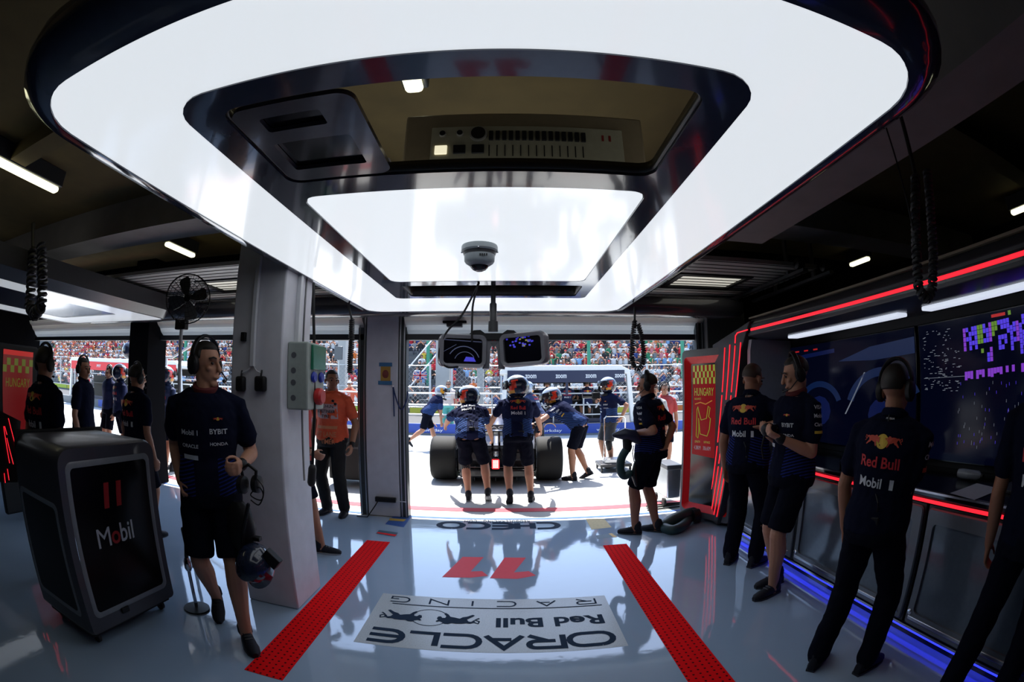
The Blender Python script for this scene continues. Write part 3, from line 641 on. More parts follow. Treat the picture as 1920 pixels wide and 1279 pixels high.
# red striped column
F3 = Matrix(((0, 0, 1, XC - .03), (1, 0, 0, 0), (0, 1, 0, 0), (0, 0, 0, 1)))
st = thing('striped_column', 'leaning dark column with four glowing red lines at the end of the console', 'column', (0, 0, 0))
quadc = [(4.66, 2.08), (4.08, 2.14), (4.2, 1.9), (4.62, .02), (5.08, .02)]
MB().prism([(4.9, 2.02), (4.0, 2.17), (4.22, 1.9), (4.66, .03), (5.0, .03)], 0, .12, F3).obj('body', mat('column_grey', (.03, .03, .034), .3), st, bevel=.008)
for k in range(4):
    f = .16 + .22 * k
    top = 4.66 - f * .56; bot = 4.98 - f * .36
    ptz = ((1.99 - .06 * (k == 0), top), (1.55, top + (bot - top) * .22), (.1, bot))
    for i, (za, zb) in enumerate(((1.98, 1.42), (1.36, .72), (.68, .12)) if k % 2 else ((1.96, 1.5), (1.46, .95), (.9, .1))):
        la = lambda z: top + (bot - top) * (1.98 - z) / 1.88
        mb = MB(); mb.tube([Vector((XC - .034, la(za), za)), Vector((XC - .034, la(zb), zb))], .0055, 8); mb.obj('light_line', M_redled, st)
MB().tube([Vector((XC - .034, 4.66 - .6 * .56, 1.99)), Vector((XC - .034, 4.31, 2.06)), Vector((XC - .034, 4.26, 2.085)), Vector((XC - .03, 4.05, 2.09))], .006, 8).obj('light_line', M_redled, st)
# red framed circuit panel, turned towards the room
A, B = Vector((2.03, 5.24, 0)), Vector((2.3, 4.7, 0)); dv = (B - A).normalized(); nv = Vector((-dv.y, dv.x, 0))
if nv.dot(Vector((-1, -1, 0))) < 0: nv = -nv
PW = (B - A).length
RP = Matrix((( dv.x, nv.x, 0, A.x), (dv.y, nv.y, 0, A.y), (0, 0, 1, 0), (0, 0, 0, 1)))
rp = thing('circuit_panel', 'tall red framed display with a race circuit map beside the garage opening', 'display panel')
Q = lambda pts, y: [RP @ Vector((x, y, z)) for x, z in pts]
oo = rrect(0, PW + .15, .05, 1.98, (.03, .03, .06, .1)); ii = rrect(.03, PW + .12, .12, 1.9, (.03, .03, .05, .06)); hh = rrect(.1, PW + .1, .2, 1.82, .02)
mb = MB(); mb.loft([Q(oo, -.16), Q(oo, .0), Q(ii, .0)], cap=False); mb.add(Q(oo, -.16), [tuple(range(len(oo)))]); mb.obj('housing', mat('housing_grey', (.12, .125, .135), .3), rp)
mb = MB(); mb.loft([Q(ii, .001), Q(hh, -.05)], cap=False); mb.obj('red_bevel', M_red, rp)
pn = MB().add(Q(hh, -.048), [tuple(range(len(hh)))]).obj('glass', M_blackgloss, rp, smooth=False)
mb = MB(); q = [(.12, .78), (PW + .08, .74), (PW + .08, 1.8), (.12, 1.8)]; mb.add(Q(q, -.046), [(0, 1, 2, 3)], 0)
S_crim = mat('screen_crimson', (.02, .001, .001), .2, spec=.12, emit=(.26, .004, .008), es=.55); S_lime = mat('screen_lime', (.1, .12, .01), .2, emit=(.42, .5, .04), es=.38)
P3 = lambda x, z: RP @ Vector((.13 + (x - .17) * .66, -.0445, z))
for r in range(3):
    for c in range(12):
        if (r + c) % 2 == 0: mb.add([P3(.17 + c * .046, 1.8 - r * .07), P3(.17 + c * .046 + .046, 1.8 - r * .07), P3(.17 + c * .046 + .046, 1.73 - r * .07), P3(.17 + c * .046, 1.73 - r * .07)], [(0, 1, 2, 3)], 1)
rr = RP.to_3x3() @ Vector((1, 0, 0))
put_text(mb, 'HUNGARY', .09, P3(.42, 1.5), rr, (0, 0, 1), .44 * .66, mi=1)
put_text(mb, 'BUDAPEST', .022, P3(.28, 1.42), rr, (0, 0, 1), .15 * .66, mi=1)
put_text(mb, '4.38KM', .045, P3(.28, .86), rr, (0, 0, 1), .15 * .66, mi=2); put_text(mb, '306.6KM', .045, P3(.5, .86), rr, (0, 0, 1), .17 * .66, mi=2)
put_text(mb, 'LENGTH', .025, P3(.28, .93), rr, (0, 0, 1), .12 * .66, mi=1); put_text(mb, 'DISTANCE', .025, P3(.5, .93), rr, (0, 0, 1), .14 * .66, mi=1)
trk = [(.26, 1.3), (.25, .99), (.29, .97), (.31, 1.06), (.3, 1.2), (.34, 1.02), (.5, 1.0), (.55, 1.08), (.57, 1.2), (.53, 1.22), (.56, 1.32), (.52, 1.34), (.48, 1.2), (.36, 1.18), (.31, 1.26), (.28, 1.33)]
mb.tube([P3(x, z) for x, z in trk + trk[:1]], .0045, 5, mi=1)
mb.tube([P3(.22, 1.36), P3(.34, 1.38), P3(.46, 1.36), P3(.6, 1.4)], .006, 5, mi=3)
mb.obj('circuit_picture', [S_crim, S_lime, S_wht, mat('screen_amber', (.1, .05, 0), emit=(.5, .2, .03), es=.6)], pn, smooth=False)
MB().add(Q([(PW + .02, -.02), (PW + .12, -.02), (PW + .12, .1), (PW + .02, .1)], -.1), [(0, 1, 2, 3)]).obj('foot', M_dark, rp, smooth=False)
# ------------------------------------------------------------------ equipment cart on the left
ct = thing('equipment_cart', 'tall black and grey equipment cart with a red number and a white word, left foreground', 'cart', (0, 0, 0))
c0, c1 = Vector((-2.28, 1.47, 0)), Vector((-2.235, 2.33, 0))
ux = (c1 - c0).normalized(); CW = (c1 - c0).length; nx = Vector((ux.y, -ux.x, 0))   # front faces the aisle
CT = Matrix(((ux.x, nx.x, 0, c0.x), (ux.y, nx.y, 0, c0.y), (0, 0, 1, .0), (0, 0, 0, 1)))
G = lambda pts, y: [CT @ Vector((x, y, z)) for x, z in pts]
DP = .64
o1 = rrect(0, CW, .1, 1.2, (.03, .09, .1, .03)); i1 = rrect(.065, CW - .06, .2, 1.12, .05)
M_cart = mat('cart_grey', (.05, .05, .062), .35, coat=.15)
mb = MB(); mb.loft([G(o1, -DP), G(o1, -.03), G(rrect(.012, CW - .012, .112, 1.188, (.03, .08, .09, .03)), .0), G(i1, .0)], cap=False)
mb.obj('shell', M_cart, ct)
i2 = rrect(.1, CW - .095, .235, 1.085, .03)
mb = MB(); mb.loft([G(i1, .001), G(rrect(.075, CW - .07, .21, 1.11, .045), .006), G(i2, .004)], cap=False); bd = mb.obj('front_border', mat('cart_border', (.2, .21, .23), .35), ct)
fp = MB().add(G(i2, .003), [tuple(range(len(i2)))]).obj('front_panel', mat('cart_black', (.003, .003, .004), .25, spec=.15), ct, smooth=False)
mb = MB(); k = CT.to_3x3() @ Vector((1, 0, 0)); Gp = lambda x, z: CT @ Vector((x, .0055, z))
put_text(mb, '11', .15, Gp(.43, .905), k, (0, 0, 1), .17, mi=0, bold=.05, shear=.1)
put_text(mb, 'M', .115, Gp(.3, .665), k, (0, 0, 1), .115, mi=1); put_text(mb, 'o', .08, Gp(.405, .647), k, (0, 0, 1), .08, mi=0, bold=.02)
put_text(mb, 'bil', .12, Gp(.51, .668), k, (0, 0, 1), .12, mi=1, bold=.012)
mb.obj('lettering', [mat('cart_red', (.3, .012, .014), .4), mat('cart_white', (.4, .41, .45), .4)], fp, smooth=False)
for f, lo, hi in ((0, .24, .82),):
    q = rrect(-DP + .06, -.09, .24, .86, .03); e = rrect(-DP + .03, -.06, .21, .89, .04)
    S = lambda pts, x: [CT @ Vector((x, y, z)) for y, z in pts]
    mb = MB(); mb.loft([S(e, -.001), S(e, -.006), S(q, -.004)], cap=False); mb.obj('side_border', mat('cart_border', (.2, .21, .23), .35), ct)
    MB().add(S(q, -.003), [tuple(range(len(q)))]).obj('side_panel', mat('cart_black', (.003, .003, .004), .25, spec=.15), ct, smooth=False)
mb = MB(); mb.box((.03, -DP + .03, 1.09), (CW - .03, -.03, 1.1), T=CT); mb.obj('top_tray', M_dark, ct, smooth=False)
MB().box((-.0, -DP - .005, 1.0), (CW, -DP + .012, 1.22), T=CT).obj('back_board', M_dark, ct, bevel=.01)
MB().box((.03, -DP + .05, .07), (CW - .03, -.05, .11), T=CT).obj('underframe', M_dark, ct, smooth=False)
MB().box((.3, .0, .17), (.37, .018, .205), T=CT).obj('latch', M_dark, ct, bevel=.004)
for x in (.09, CW - .09):
    for y in (-.1, -DP + .1):
        w = MB().lathe([(.02, -.014), (.035, -.012), (.035, .012), (.02, .014)], CT @ Vector((x, y, .036)), 'Y', 16).obj('caster', M_rubber, ct)
# things lying on the cart
nb = MB().box((-.1, -.15, 0), (.1, .15, .015)).obj('notebook', mat('notebook_grey', (.25, .27, .28), .5), bevel=.003)
nb.location = CT @ Vector((.42, -.3, 1.1 + .001)); nb.rotation_euler = (0, 0, .4); tag(nb, 'thin grey notebook lying on top of the equipment cart', 'notebook')
ph = MB().box((-.035, -.07, 0), (.035, .07, .012)).obj('white_card', mat('card_white', (.4, .42, .45), .5), bevel=.003)
ph.location = CT @ Vector((.16, -.22, 1.1 + .001)); ph.rotation_euler = (0, 0, -.5); tag(ph, 'small white card on the near corner of the cart top', 'card')
# polished bottle jack / stand right of the cart
js = thing('steel_stand', 'slim polished steel stand with a black grip right behind the equipment cart', 'stand', (-2.12, 2.42, 0))
MB().lathe([(.1, 0), (.1, .012), (.03, .02)], seg=20).obj('base', M_dark, js)
MB().lathe([(.014, .02), (.014, .3)], seg=12).obj('tube', M_chrome, js)
MB().lathe([(.02, .3), (.03, .32), (.03, .37), (.016, .4)], seg=16).obj('valve', M_chrome, js)
MB().tube([(0, 0, .4), (.02, 0, .5), (0, .01, .6)], .016, 10).obj('grip', M_rubber, js)

# far left end of the neighbouring bay: another red circuit panel and its striped column
lpn = thing('circuit_panel', 'dim red circuit display at the far left edge behind the dark group', 'display panel', (0, 0, 0))
A2, B2 = px_(6, 700, -4.9), px_(62, 700, -4.9)
LPm = Matrix(((0, 1, 0, -4.9), (1, 0, 0, 0), (0, 0, 1, 0), (0, 0, 0, 1)))
ya, yb = A2.y, B2.y; zt_, zb_ = px_(30, 657, -4.9).z, .7
MB().box((-5.0, ya - .1, .1), (-4.92, yb + .08, zt_ + .06)).obj('housing', M_dark, lpn, bevel=.02)
mb = MB(); mb.add([Vector((-4.915, y, z)) for y, z in ((ya, zb_), (yb, zb_), (yb, zt_), (ya, zt_))], [(0, 1, 2, 3)], 0)
mb.add([Vector((-4.912, y, z)) for y, z in ((ya, zt_ - .05), (yb, zt_ - .05), (yb, zt_), (ya, zt_))], [(0, 1, 2, 3)], 2)
n_ = 8
for r in range(2):
    for c in range(n_):
        if (r + c) % 2: mb.add([Vector((-4.912, ya + (yb - ya) * a / n_, zt_ - .08 - b_)) for a, b_ in ((c, r * .07), (c + 1, r * .07), (c + 1, r * .07 + .07), (c, r * .07 + .07))], [(0, 1, 2, 3)], 1)
put_text(mb, 'HUNGARY', .09, (-4.91, (ya + yb) / 2, zt_ - .32), (0, 1, 0), (0, 0, 1), (yb - ya) * .8, mi=1)
mb.obj('circuit_picture', [mat('dim_crimson', (.05, .002, .003), .3, emit=(.26, .006, .006), es=.3), mat('dim_lime', (.05, .06, .01), .3, emit=(.42, .5, .04), es=.14), mat('dim_redbar', (.1, .004, .004), .3, emit=(.6, .01, .01), es=.5)], lpn, smooth=False)
lsc = thing('striped_column', 'dark column with slanted red light lines at the far left edge', 'column', (0, 0, 0))
def lft(px, py): return px_(px, py, -3.9)
q = [lft(0, 770), lft(40, 790), lft(34, 905), lft(2, 905)]
MB().loft([[p + Vector((-.08, 0, 0)) for p in q], [p + Vector((-.01, 0, 0)) for p in q]]).obj('body', M_dark, lsc, smooth=False)
for a, c in (((7, 800), (18, 868)), ((13, 822), (25, 870)), ((16, 785), (31, 842)), ((9, 800), (13, 815)), ((8, 888), (10, 905)), ((14, 880), (17, 900))):
    MB().tube([lft(*a), lft(*c)], .0035, 6).obj('light_line', M_redled, lsc)
# ------------------------------------------------------------------ people
def remeshed(mb, voxel, iters=3, fac=.5, fold=0., fscale=9., seed=0):
    me = mb.mesh('tmp_shape', [M_dark]); o = bpy.data.objects.new('tmp_shape', me); COL.objects.link(o)
    r = o.modifiers.new('r', 'REMESH'); r.mode = 'VOXEL'; r.voxel_size = voxel; r.adaptivity = 0
    if iters:
        s = o.modifiers.new('s', 'SMOOTH'); s.factor = fac; s.iterations = iters
    dg = bpy.context.evaluated_depsgraph_get(); dg.update()
    out = bpy.data.meshes.new_from_object(o.evaluated_get(dg)); bpy.data.objects.remove(o); bpy.data.meshes.remove(me)
    out.materials.clear()
    if fold:
        nrm = [v.normal.copy() for v in out.vertices]
        for v, n in zip(out.vertices, nrm):
            p = v.co
            a = noise.noise(Vector((p.x * fscale * .8 + seed, p.y * fscale * .8, p.z * fscale * 1.7 + p.x * 4)))
            c = noise.noise(Vector((p.x * fscale * 2.1 + seed, p.y * fscale * 2, p.z * fscale * 2.2 - p.x * 7)))
            v.co = p + n * (fold * (a + .5 * (1 - abs(c) * 2)))
    return out
def mesh_obj(me, name, m, parent):
    me.name = name
    for x in (m if isinstance(m, (list, tuple)) else [m]): me.materials.append(x)
    o = bpy.data.objects.new(name, me); COL.objects.link(o); o.parent = parent; shade(me, 60); return o
def ik(a, t, l1, l2, pole):
    """middle joint and end of a two-bone chain from a towards t"""
    d = t - a; L = d.length
    if L > (l1 + l2) * .999: t = a + d * ((l1 + l2) * .999 / L); d = t - a; L = d.length
    x = (l1 * l1 - l2 * l2 + L * L) / (2 * L); h = math.sqrt(max(l1 * l1 - x * x, 0)); u = d / L
    p = pole - u * pole.dot(u); p = p.normalized() if p.length > 1e-5 else u.orthogonal().normalized()
    return a + u * x + p * h, t
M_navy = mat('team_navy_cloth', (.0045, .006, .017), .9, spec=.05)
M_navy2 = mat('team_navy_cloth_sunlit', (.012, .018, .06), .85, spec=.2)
M_shorts = mat('navy_shorts_cloth', (.004, .005, .011), .9, spec=.05)
M_shoe = mat('dark_shoe', (.008, .009, .015), .7, spec=.3); M_sole = mat('shoe_sole', (.02, .022, .03), .6); M_solew = mat('pale_shoe_sole', (.3, .3, .32), .6)
M_hair = mat('dark_brown_hair', (.012, .008, .005), .6); M_hairb = mat('brown_hair', (.04, .022, .012), .6)
M_skin = mat('skin', (.42, .2, .12), .55, var=.08, scale=15); M_skind = mat('tanned_skin', (.3, .13, .07), .55, var=.08, scale=15)
M_orange = mat('orange_bib', (.62, .1, .03), .7); M_orangel = mat('pale_bib_print', (.62, .38, .32), .7)
M_vis = mat('smoked_visor', (.02, .022, .028), .08, coat=.4); M_eye = mat('eye_dark', (.01, .007, .005), .2)
M_hsh = mat('helmet_silver', (.3, .34, .4), .2, .3, coat=.6); M_hnv = mat('helmet_navy', (.012, .018, .04), .18, coat=.6); M_hrd = mat('helmet_red', (.6, .03, .01), .25, coat=.4); M_hyl = mat('helmet_amber', (.6, .25, .01), .3)
L_red = mat('print_red', (.5, .015, .02), .6); L_yel = mat('print_yellow', (.6, .38, .03), .6); L_wht = mat('print_white', (.5, .52, .55), .6); L_org = mat('print_orange_red', (.5, .05, .02), .6); L_blk = mat('print_black', (.01, .01, .012), .6)
PRINTS = [L_org, L_yel, L_red, L_wht, L_blk]
def striped_shirt(name, base, line, period=.022, zmax=1.16, side=.075):
    """shirt cloth with fine pale lines over the lower flanks"""
    if name in MATS: return MATS[name]
    m = mat(name, base, .9, spec=.06); t, b = nodes(m)
    tc = t.nodes.new('ShaderNodeTexCoord'); sp = t.nodes.new('ShaderNodeSeparateXYZ'); t.links.new(tc.outputs['Object'], sp.inputs[0])
    def mth(op, a, bb=None):
        n = t.nodes.new('ShaderNodeMath'); n.operation = op
        for i, v in enumerate((a, bb)):
            if v is None: continue
            if isinstance(v, (int, float)): n.inputs[i].default_value = v
            else: t.links.new(v, n.inputs[i])
        return n.outputs[0]
    z = mth('ADD', sp.outputs['Z'], mth('MULTIPLY', sp.outputs['X'], .35))
    band = mth('LESS_THAN', mth('FRACT', mth('DIVIDE', z, period)), .36)
    msk = mth('MULTIPLY', mth('GREATER_THAN', mth('ABSOLUTE', sp.outputs['X']), side), mth('LESS_THAN', sp.outputs['Z'], zmax))
    mx = t.nodes.new('ShaderNodeMix'); mx.data_type = 'RGBA'; mx.inputs[6].default_value = (*base, 1); mx.inputs[7].default_value = (*line, 1)
    t.links.new(mth('MULTIPLY', band, msk), mx.inputs[0]); t.links.new(mx.outputs[2], b.inputs['Base Color'])
    return m
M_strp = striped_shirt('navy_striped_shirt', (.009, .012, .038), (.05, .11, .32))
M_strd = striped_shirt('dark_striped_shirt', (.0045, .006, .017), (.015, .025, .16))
def person(label, at, yaw, H=1.78, lean=0., side=0., twist=0., pelvis=(0, 0, None), feet=None, hands=(None, None), poles=(None, None), palm=(None, None), knees=(None, None), head=(0, 0), voxel=.012,
           shirt=M_navy, sleeve=.62, bottom='shorts', bmat=None, skin=M_skin, hair=M_hair, gear=None, prints=(), shoe=M_shoe, sole=M_sole, build=1., z0=0., cap=None, glasses=False, beard=False, fold=.007, watch=None,
           legs=True, group=None, helmet_cols=None, collar=None, curl=.5, hemz=None, radio=False, kneepad=False, bib=None):
    s = H / 1.75 * 1.0; seed = random.random() * 50
    root = thing('person', label, 'person', (at[0], at[1], z0), math.radians(yaw), group)
    V = Vector; hz = pelvis[2] if pelvis[2] is not None else .52 * H
    P = V((pelvis[0], pelvis[1], hz)); la, sa, ta = math.radians(lean), math.radians(side), math.radians(twist)
    Rt = Matrix.Rotation(sa, 3, 'Y') @ Matrix.Rotation(-la, 3, 'X')
    T = Rt @ V((0, 0, 1)); Rr = Rt @ Matrix.Rotation(ta, 3, 'Z')
    rH, rS = (Matrix.Rotation(sa * .4, 3, 'Y') @ V((1, 0, 0))), Rr @ V((1, 0, 0))
    fS = Rr @ V((0, 1, 0))
    bw = build
    sh = P + T * (.295 * H); nb = P + T * (.325 * H)
    hy, hp = math.radians(head[0]), math.radians(head[1])
    HR = Matrix.Rotation(hy, 3, 'Z') @ Matrix.Rotation(-hp, 3, 'X')
    hdir = (T * .6 + V((0, 0, 1)) * .4 + HR @ V((0, 0, .5))).normalized()
    hc = nb + hdir * (.07 * H)
    hr, hf, hu = HR @ V((1, 0, 0)), HR @ V((0, 1, 0)), HR @ V((0, 0, 1))
    hT = Matrix((hr, hf, hu)).transposed()
    hp_ = lambda x, y, z: hc + hT @ (V((x, y, z)) * s * hk)
    hk = 1.12 if gear != 'helmet' else 1.24
    # legs
    if feet is None: feet = ((-.1, 0, 0, 8, 0), (.1, 0, 0, -8, 0))
    legj = []
    for i, sx in enumerate((-1, 1)):
        hip = P + rH * (sx * .085 * s); fx, fy, fz, ty, tp = feet[i]
        an = V((fx, fy, fz + .08 * s + .09 * s * math.sin(math.radians(tp))))
        kp = knees[i] if knees[i] is not None else V((sx * .15 + math.sin(-math.radians(ty)) * .3, 1, 0))
        kn, an = ik(hip, an, .245 * H, .245 * H, V(kp)); legj.append((hip, kn, an, ty, tp))
    # arms
    armj = []
    for i, sx in enumerate((-1, 1)):
        S = sh + rS * (sx * .107 * H * bw) - T * (.028 * H)
        tg = V(hands[i]) if hands[i] is not None else S + V((sx * .07, .04, -.31 * H))
        pole = V(poles[i]) if poles[i] is not None else V((sx * .35, -1, -.2))
        el, wr = ik(S, tg, .17 * H, .15 * H, pole); armj.append((S, el, wr))
    # ---- body: one continuous surface
    mb = MB()
    def torso(k, grow, t0=-.06, t1=1.02, top=True):
        secs = [(-.1, .07, .075), (-.03, .093, .082), (.12, .096, .078), (.32, .085, .067), (.55, .096, .073), (.75, .104, .075), (.87, .095, .066), (.96, .06, .048), (1.04, .036, .036)]
        rings = []
        for t, a, bq in secs:
            if t < t0 or t > t1: continue
            c = P + T * (t * .32 * H); rr = (rH * (1 - t) + rS * t).normalized() if 0 <= t <= 1 else (rH if t < 0 else rS)
            ff = T.cross(rr).normalized()
            rings.append([c + rr * ((a * H * bw + grow) * math.cos(2 * PI * j / 20)) + ff * ((bq * H * (.5 + .5 * bw) + grow) * math.sin(2 * PI * j / 20)) for j in range(20)])
        k.loft(rings)
    torso(mb, 0)
    mb.tube([nb - T * .05 * s, nb + hdir * .03 * s, hc + hT @ V((0, -.015 * s, -.06 * s))], [.07 * s, .057 * s, .056 * s], 12)
    for i, (hip, kn, an, ty, tp) in enumerate(legj):
        if legs:
            m1 = hip.lerp(kn, .5); cal = kn.lerp(an, .32); back = V((0, -.012 * s, 0))
            mb.tube([hip, m1, kn], [.09 * s, .079 * s, .062 * s], 12); mb.tube([kn, cal + back, kn.lerp(an, .7), an, an - V((0, 0, .05 * s))], [.061 * s, .065 * s, .047 * s, .04 * s, .038 * s], 12)
    for i, (S, el, wr) in enumerate(armj):
        mb.tube([sh + (S - sh) * .7, S, S.lerp(el, .45), el], [.05 * s, .052 * s, .047 * s, .041 * s], 12)
        mb.tube([el, el.lerp(wr, .3), wr], [.041 * s, .043 * s, .028 * s], 12)
        # hand: palm and five fingers
        d = (wr - el).normalized(); sx = (-1, 1)[i]
        pn = V(palm[i]) if palm[i] is not None else V((-sx, .15, 0))
        pn = (pn - d * pn.dot(d)); pn = pn.normalized() if pn.length > .01 else d.orthogonal().normalized()
        ac = d.cross(pn).normalized()
        # thumb side: forward-ish / up-ish
        if ac.dot(V((-sx * .5, 1, .6))) < 0: ac = -ac
        q = lambda a, l, n: wr + (d * l + ac * a + pn * n) * s
        mb.loft([[q(w * math.cos(2 * PI * j / 12), l, tk * math.sin(2 * PI * j / 12) + n0) for j in range(12)] for l, w, tk, n0 in ((-.01, .026, .02, 0), (.02, .034, .017, .0), (.06, .043, .015, .002), (.09, .04, .012, .004))])
        c1 = curl
        for a, L in ((.03, .072), (.01, .08), (-.011, .075), (-.03, .058)):
            p0 = q(a, .075, .003); pts = [p0]; ang = .25 * c1
            for kf, sl in enumerate((.42, .34, .26)):
                ang += (.55 if kf else .35) * c1 * 1.5; pts.append(pts[-1] + (d * math.cos(ang) + pn * math.sin(ang)) * (L * sl * s))
            mb.tube(pts, [.0095 * s, .0092 * s, .0085 * s, .0072 * s], 8)
        mb.tube([q(.03, .02, .005), q(.052, .045, .015 + .012 * c1), q(.056, .07, .022 + .025 * c1), q(.05, .09, .026 + .035 * c1)], [.012 * s, .011 * s, .0095 * s, .008 * s], 8)
    # head
    mb.ell(hp_(0, -.008, .028), (.074 * s, .094 * s, .086 * s), hT, 18, 12); mb.ell(hp_(0, .022, -.038), (.057 * s, .068 * s, .072 * s), hT, 16, 10)
    mb.ell(hp_(0, .058, -.094), (.027 * s, .024 * s, .02 * s), hT); mb.ell(hp_(0, .072, .026), (.05 * s, .02 * s, .012 * s), hT)
    mb.tube([hp_(0, .084, .012), hp_(0, .096, -.012), hp_(0, .1, -.028)], [.009 * s, .012 * s, .0155 * s], 8)
    mb.ell(hp_(0, .082, -.062), (.024 * s, .013 * s, .0095 * s), hT); mb.ell(hp_(.035, .06, -.02), (.022 * s, .02 * s, .018 * s), hT); mb.ell(hp_(-.035, .06, -.02), (.022 * s, .02 * s, .018 * s), hT)
    for sx in (-1, 1): mb.ell(hp_(sx * .077, -.008, -.012), (.011 * s, .022 * s, .033 * s), hT)
    body = mesh_obj(remeshed(mb, voxel, 3), 'body', skin, root)
    if gear != 'helmet':
        for sx in (-1, 1):
            MB().ell(hp_(sx * .031, .077, .004), .0088 * s, seg=10, rings=7).obj('eye', M_eye, body)
            MB().tube([hp_(sx * .016, .09, .028), hp_(sx * .034, .088, .033), hp_(sx * .052, .074, .026)], .0045 * s, 6).obj('eyebrow', hair or M_hair, body)
    # ---- hair
    if hair and gear != 'helmet':
        def f(d):
            u = d.z; fw = d.y
            if fw > .25 and u < .48 + .1 * fw: return .86
            if u < -.42 or (abs(d.x) > .75 and u < -.05 and fw > -.35): return .86
            return 1.0
        mb = MB().ell(hp_(0, -.01, .03), (.081 * s, .101 * s, .097 * s), hT, 30, 20, fn=f); mb.obj('hair', hair, root)
    if beard: MB().ell(hp_(0, .027, -.06), (.058 * s, .07 * s, .058 * s), hT, 20, 12, fn=lambda d: 1.02 if d.z < .25 - .3 * d.y else .8).obj('beard', hair, root)
    if glasses:
        mb = MB()
        for sx in (-1, 1): mb.ell(hp_(sx * .032, .093, .004), (.027 * s, .006 * s, .019 * s), hT, 14, 8)
        mb.tube([hp_(-.078, 0, .008), hp_(-.06, .08, .01), hp_(0, .1, .012), hp_(.06, .08, .01), hp_(.078, 0, .008)], .004 * s, 5); mb.obj('sunglasses', M_blackgloss, root)
    # ---- clothes
    hem = hemz if hemz is not None else -.03
    mb = MB(); torso(mb, .022, -.04 if hem > -.1 and lean < 25 else -.2, .99)
    c = P + T * (hem * .32 * H)
    for i, (S, el, wr) in enumerate(armj):
        e = S.lerp(el, sleeve + .25 if sleeve < .9 else 1.); mb.tube([sh + (S - sh) * .55, S, S.lerp(el, .4), S.lerp(el, sleeve)], [.054 * s, .06 * s, .064 * s, .068 * s], 14)
        mb.tube([nb - T * (.03 * s), nb.lerp(S, .5) - T * (.012 * s), S], [.058 * s, .056 * s, .052 * s], 12)
        if sleeve > .95: mb.tube([el, el.lerp(wr, .5), el.lerp(wr, .93)], [.06 * s, .052 * s, .04 * s], 12)
    st_ = mesh_obj(remeshed(mb, max(voxel, .009), 4, fold=fold, seed=seed), 'shirt' if bib is None else 'bib', shirt, root)
    cm = collar or shirt
    MB().tube([nb - T * .005 * s + (rS * math.cos(a) * .066 + fS * (math.sin(a) * .066 + .006) + T * (-.022 * math.sin(a) - .0)) * s for a in [2 * PI * k / 16 for k in range(16)]], .017 * s, 8, flat=1.6, up=T, closed=True).obj('collar', cm, st_)
    mb = MB()
    bm_ = bmat or (M_shorts)
    rr = []
    for t, a, bq in ((-.14, .085, .088), (-.05, .099, .09), (.06, .099, .083), (.13, .094, .078)):
        c = P + T * (t * .32 * H) if t > 0 else P + V((0, 0, t * .32 * H)); ff = T.cross(rH).normalized()
        rr.append([c + rH * ((a * H * bw + .012) * math.cos(2 * PI * j / 20)) + ff * ((bq * H * (.5 + .5 * bw) + .01) * math.sin(2 * PI * j / 20)) for j in range(20)])
    mb.loft(rr)
    for hip, kn, an, ty, tp in legj:
        if bottom == 'shorts': mb.tube([hip, hip.lerp(kn, .5), hip.lerp(kn, .92)], [.107 * s, .098 * s, .092 * s], 14, caps=False)
        else:
            mb.tube([hip, hip.lerp(kn, .5), kn], [.105 * s, .092 * s, .079 * s], 14); mb.tube([kn, kn.lerp(an, .5), an + V((0, 0, .01))], [.079 * s, .075 * s, .07 * s], 14, caps=True)
    pt_ = mesh_obj(remeshed(mb, max(voxel, .01), 4, fold=fold, fscale=7, seed=seed + 9), 'shorts' if bottom == 'shorts' else 'trousers', bm_, root)
    if kneepad:
        hip, kn, an, ty, tp = legj[0]; MB().tube([kn.lerp(hip, .12), kn, kn.lerp(an, .3)], [.066 * s, .068 * s, .062 * s], 14).obj('knee_pad', M_dark, root)
    # ---- shoes
    for hip, kn, an, ty, tp in legj:
        a = math.radians(ty); pr = math.radians(tp)
        R = Matrix.Rotation(a, 3, 'Z') @ Matrix.Rotation(-pr, 3, 'X')
        sp = lambda x, y, z: an + R @ (V((x, y, z)) * s)
        rings = []
        for y, w, h in ((-.075, .026, .05), (-.062, .036, .075), (-.02, .041, .085), (.03, .043, .082), (.08, .047, .064), (.13, .046, .052), (.17, .038, .042), (.192, .02, .028)):
            rings.append([sp(w * math.cos(q) * (1 if math.sin(q) < 0 else .86), y, -.072 + h * (.5 + .5 * math.sin(q))) for q in [2 * PI * j / 14 for j in range(14)]])
        mb = MB().loft(rings); mb.tube([sp(0, -.02, -.01), sp(0, -.02, .03)], .047 * s, 12)
        so_ = mb.obj('shoe', shoe, root)
        MB().loft([[sp(x * k, y, z) for x, y in ((-.03, -.075), (.03, -.075), (.042, 0), (.05, .09), (.042, .15), (.015, .19), (-.015, .19), (-.042, .15), (-.05, .09), (-.042, 0))] for z, k in ((-.08, .94), (-.064, 1.))]).obj('sole', sole, so_)
        mb = MB()
        for y in (.03, .055, .08): mb.tube([sp(-.022, y, .012 - y * .25), sp(.022, y, .012 - y * .25)], .004 * s, 5)
        mb.obj('laces', M_greyd, so_)
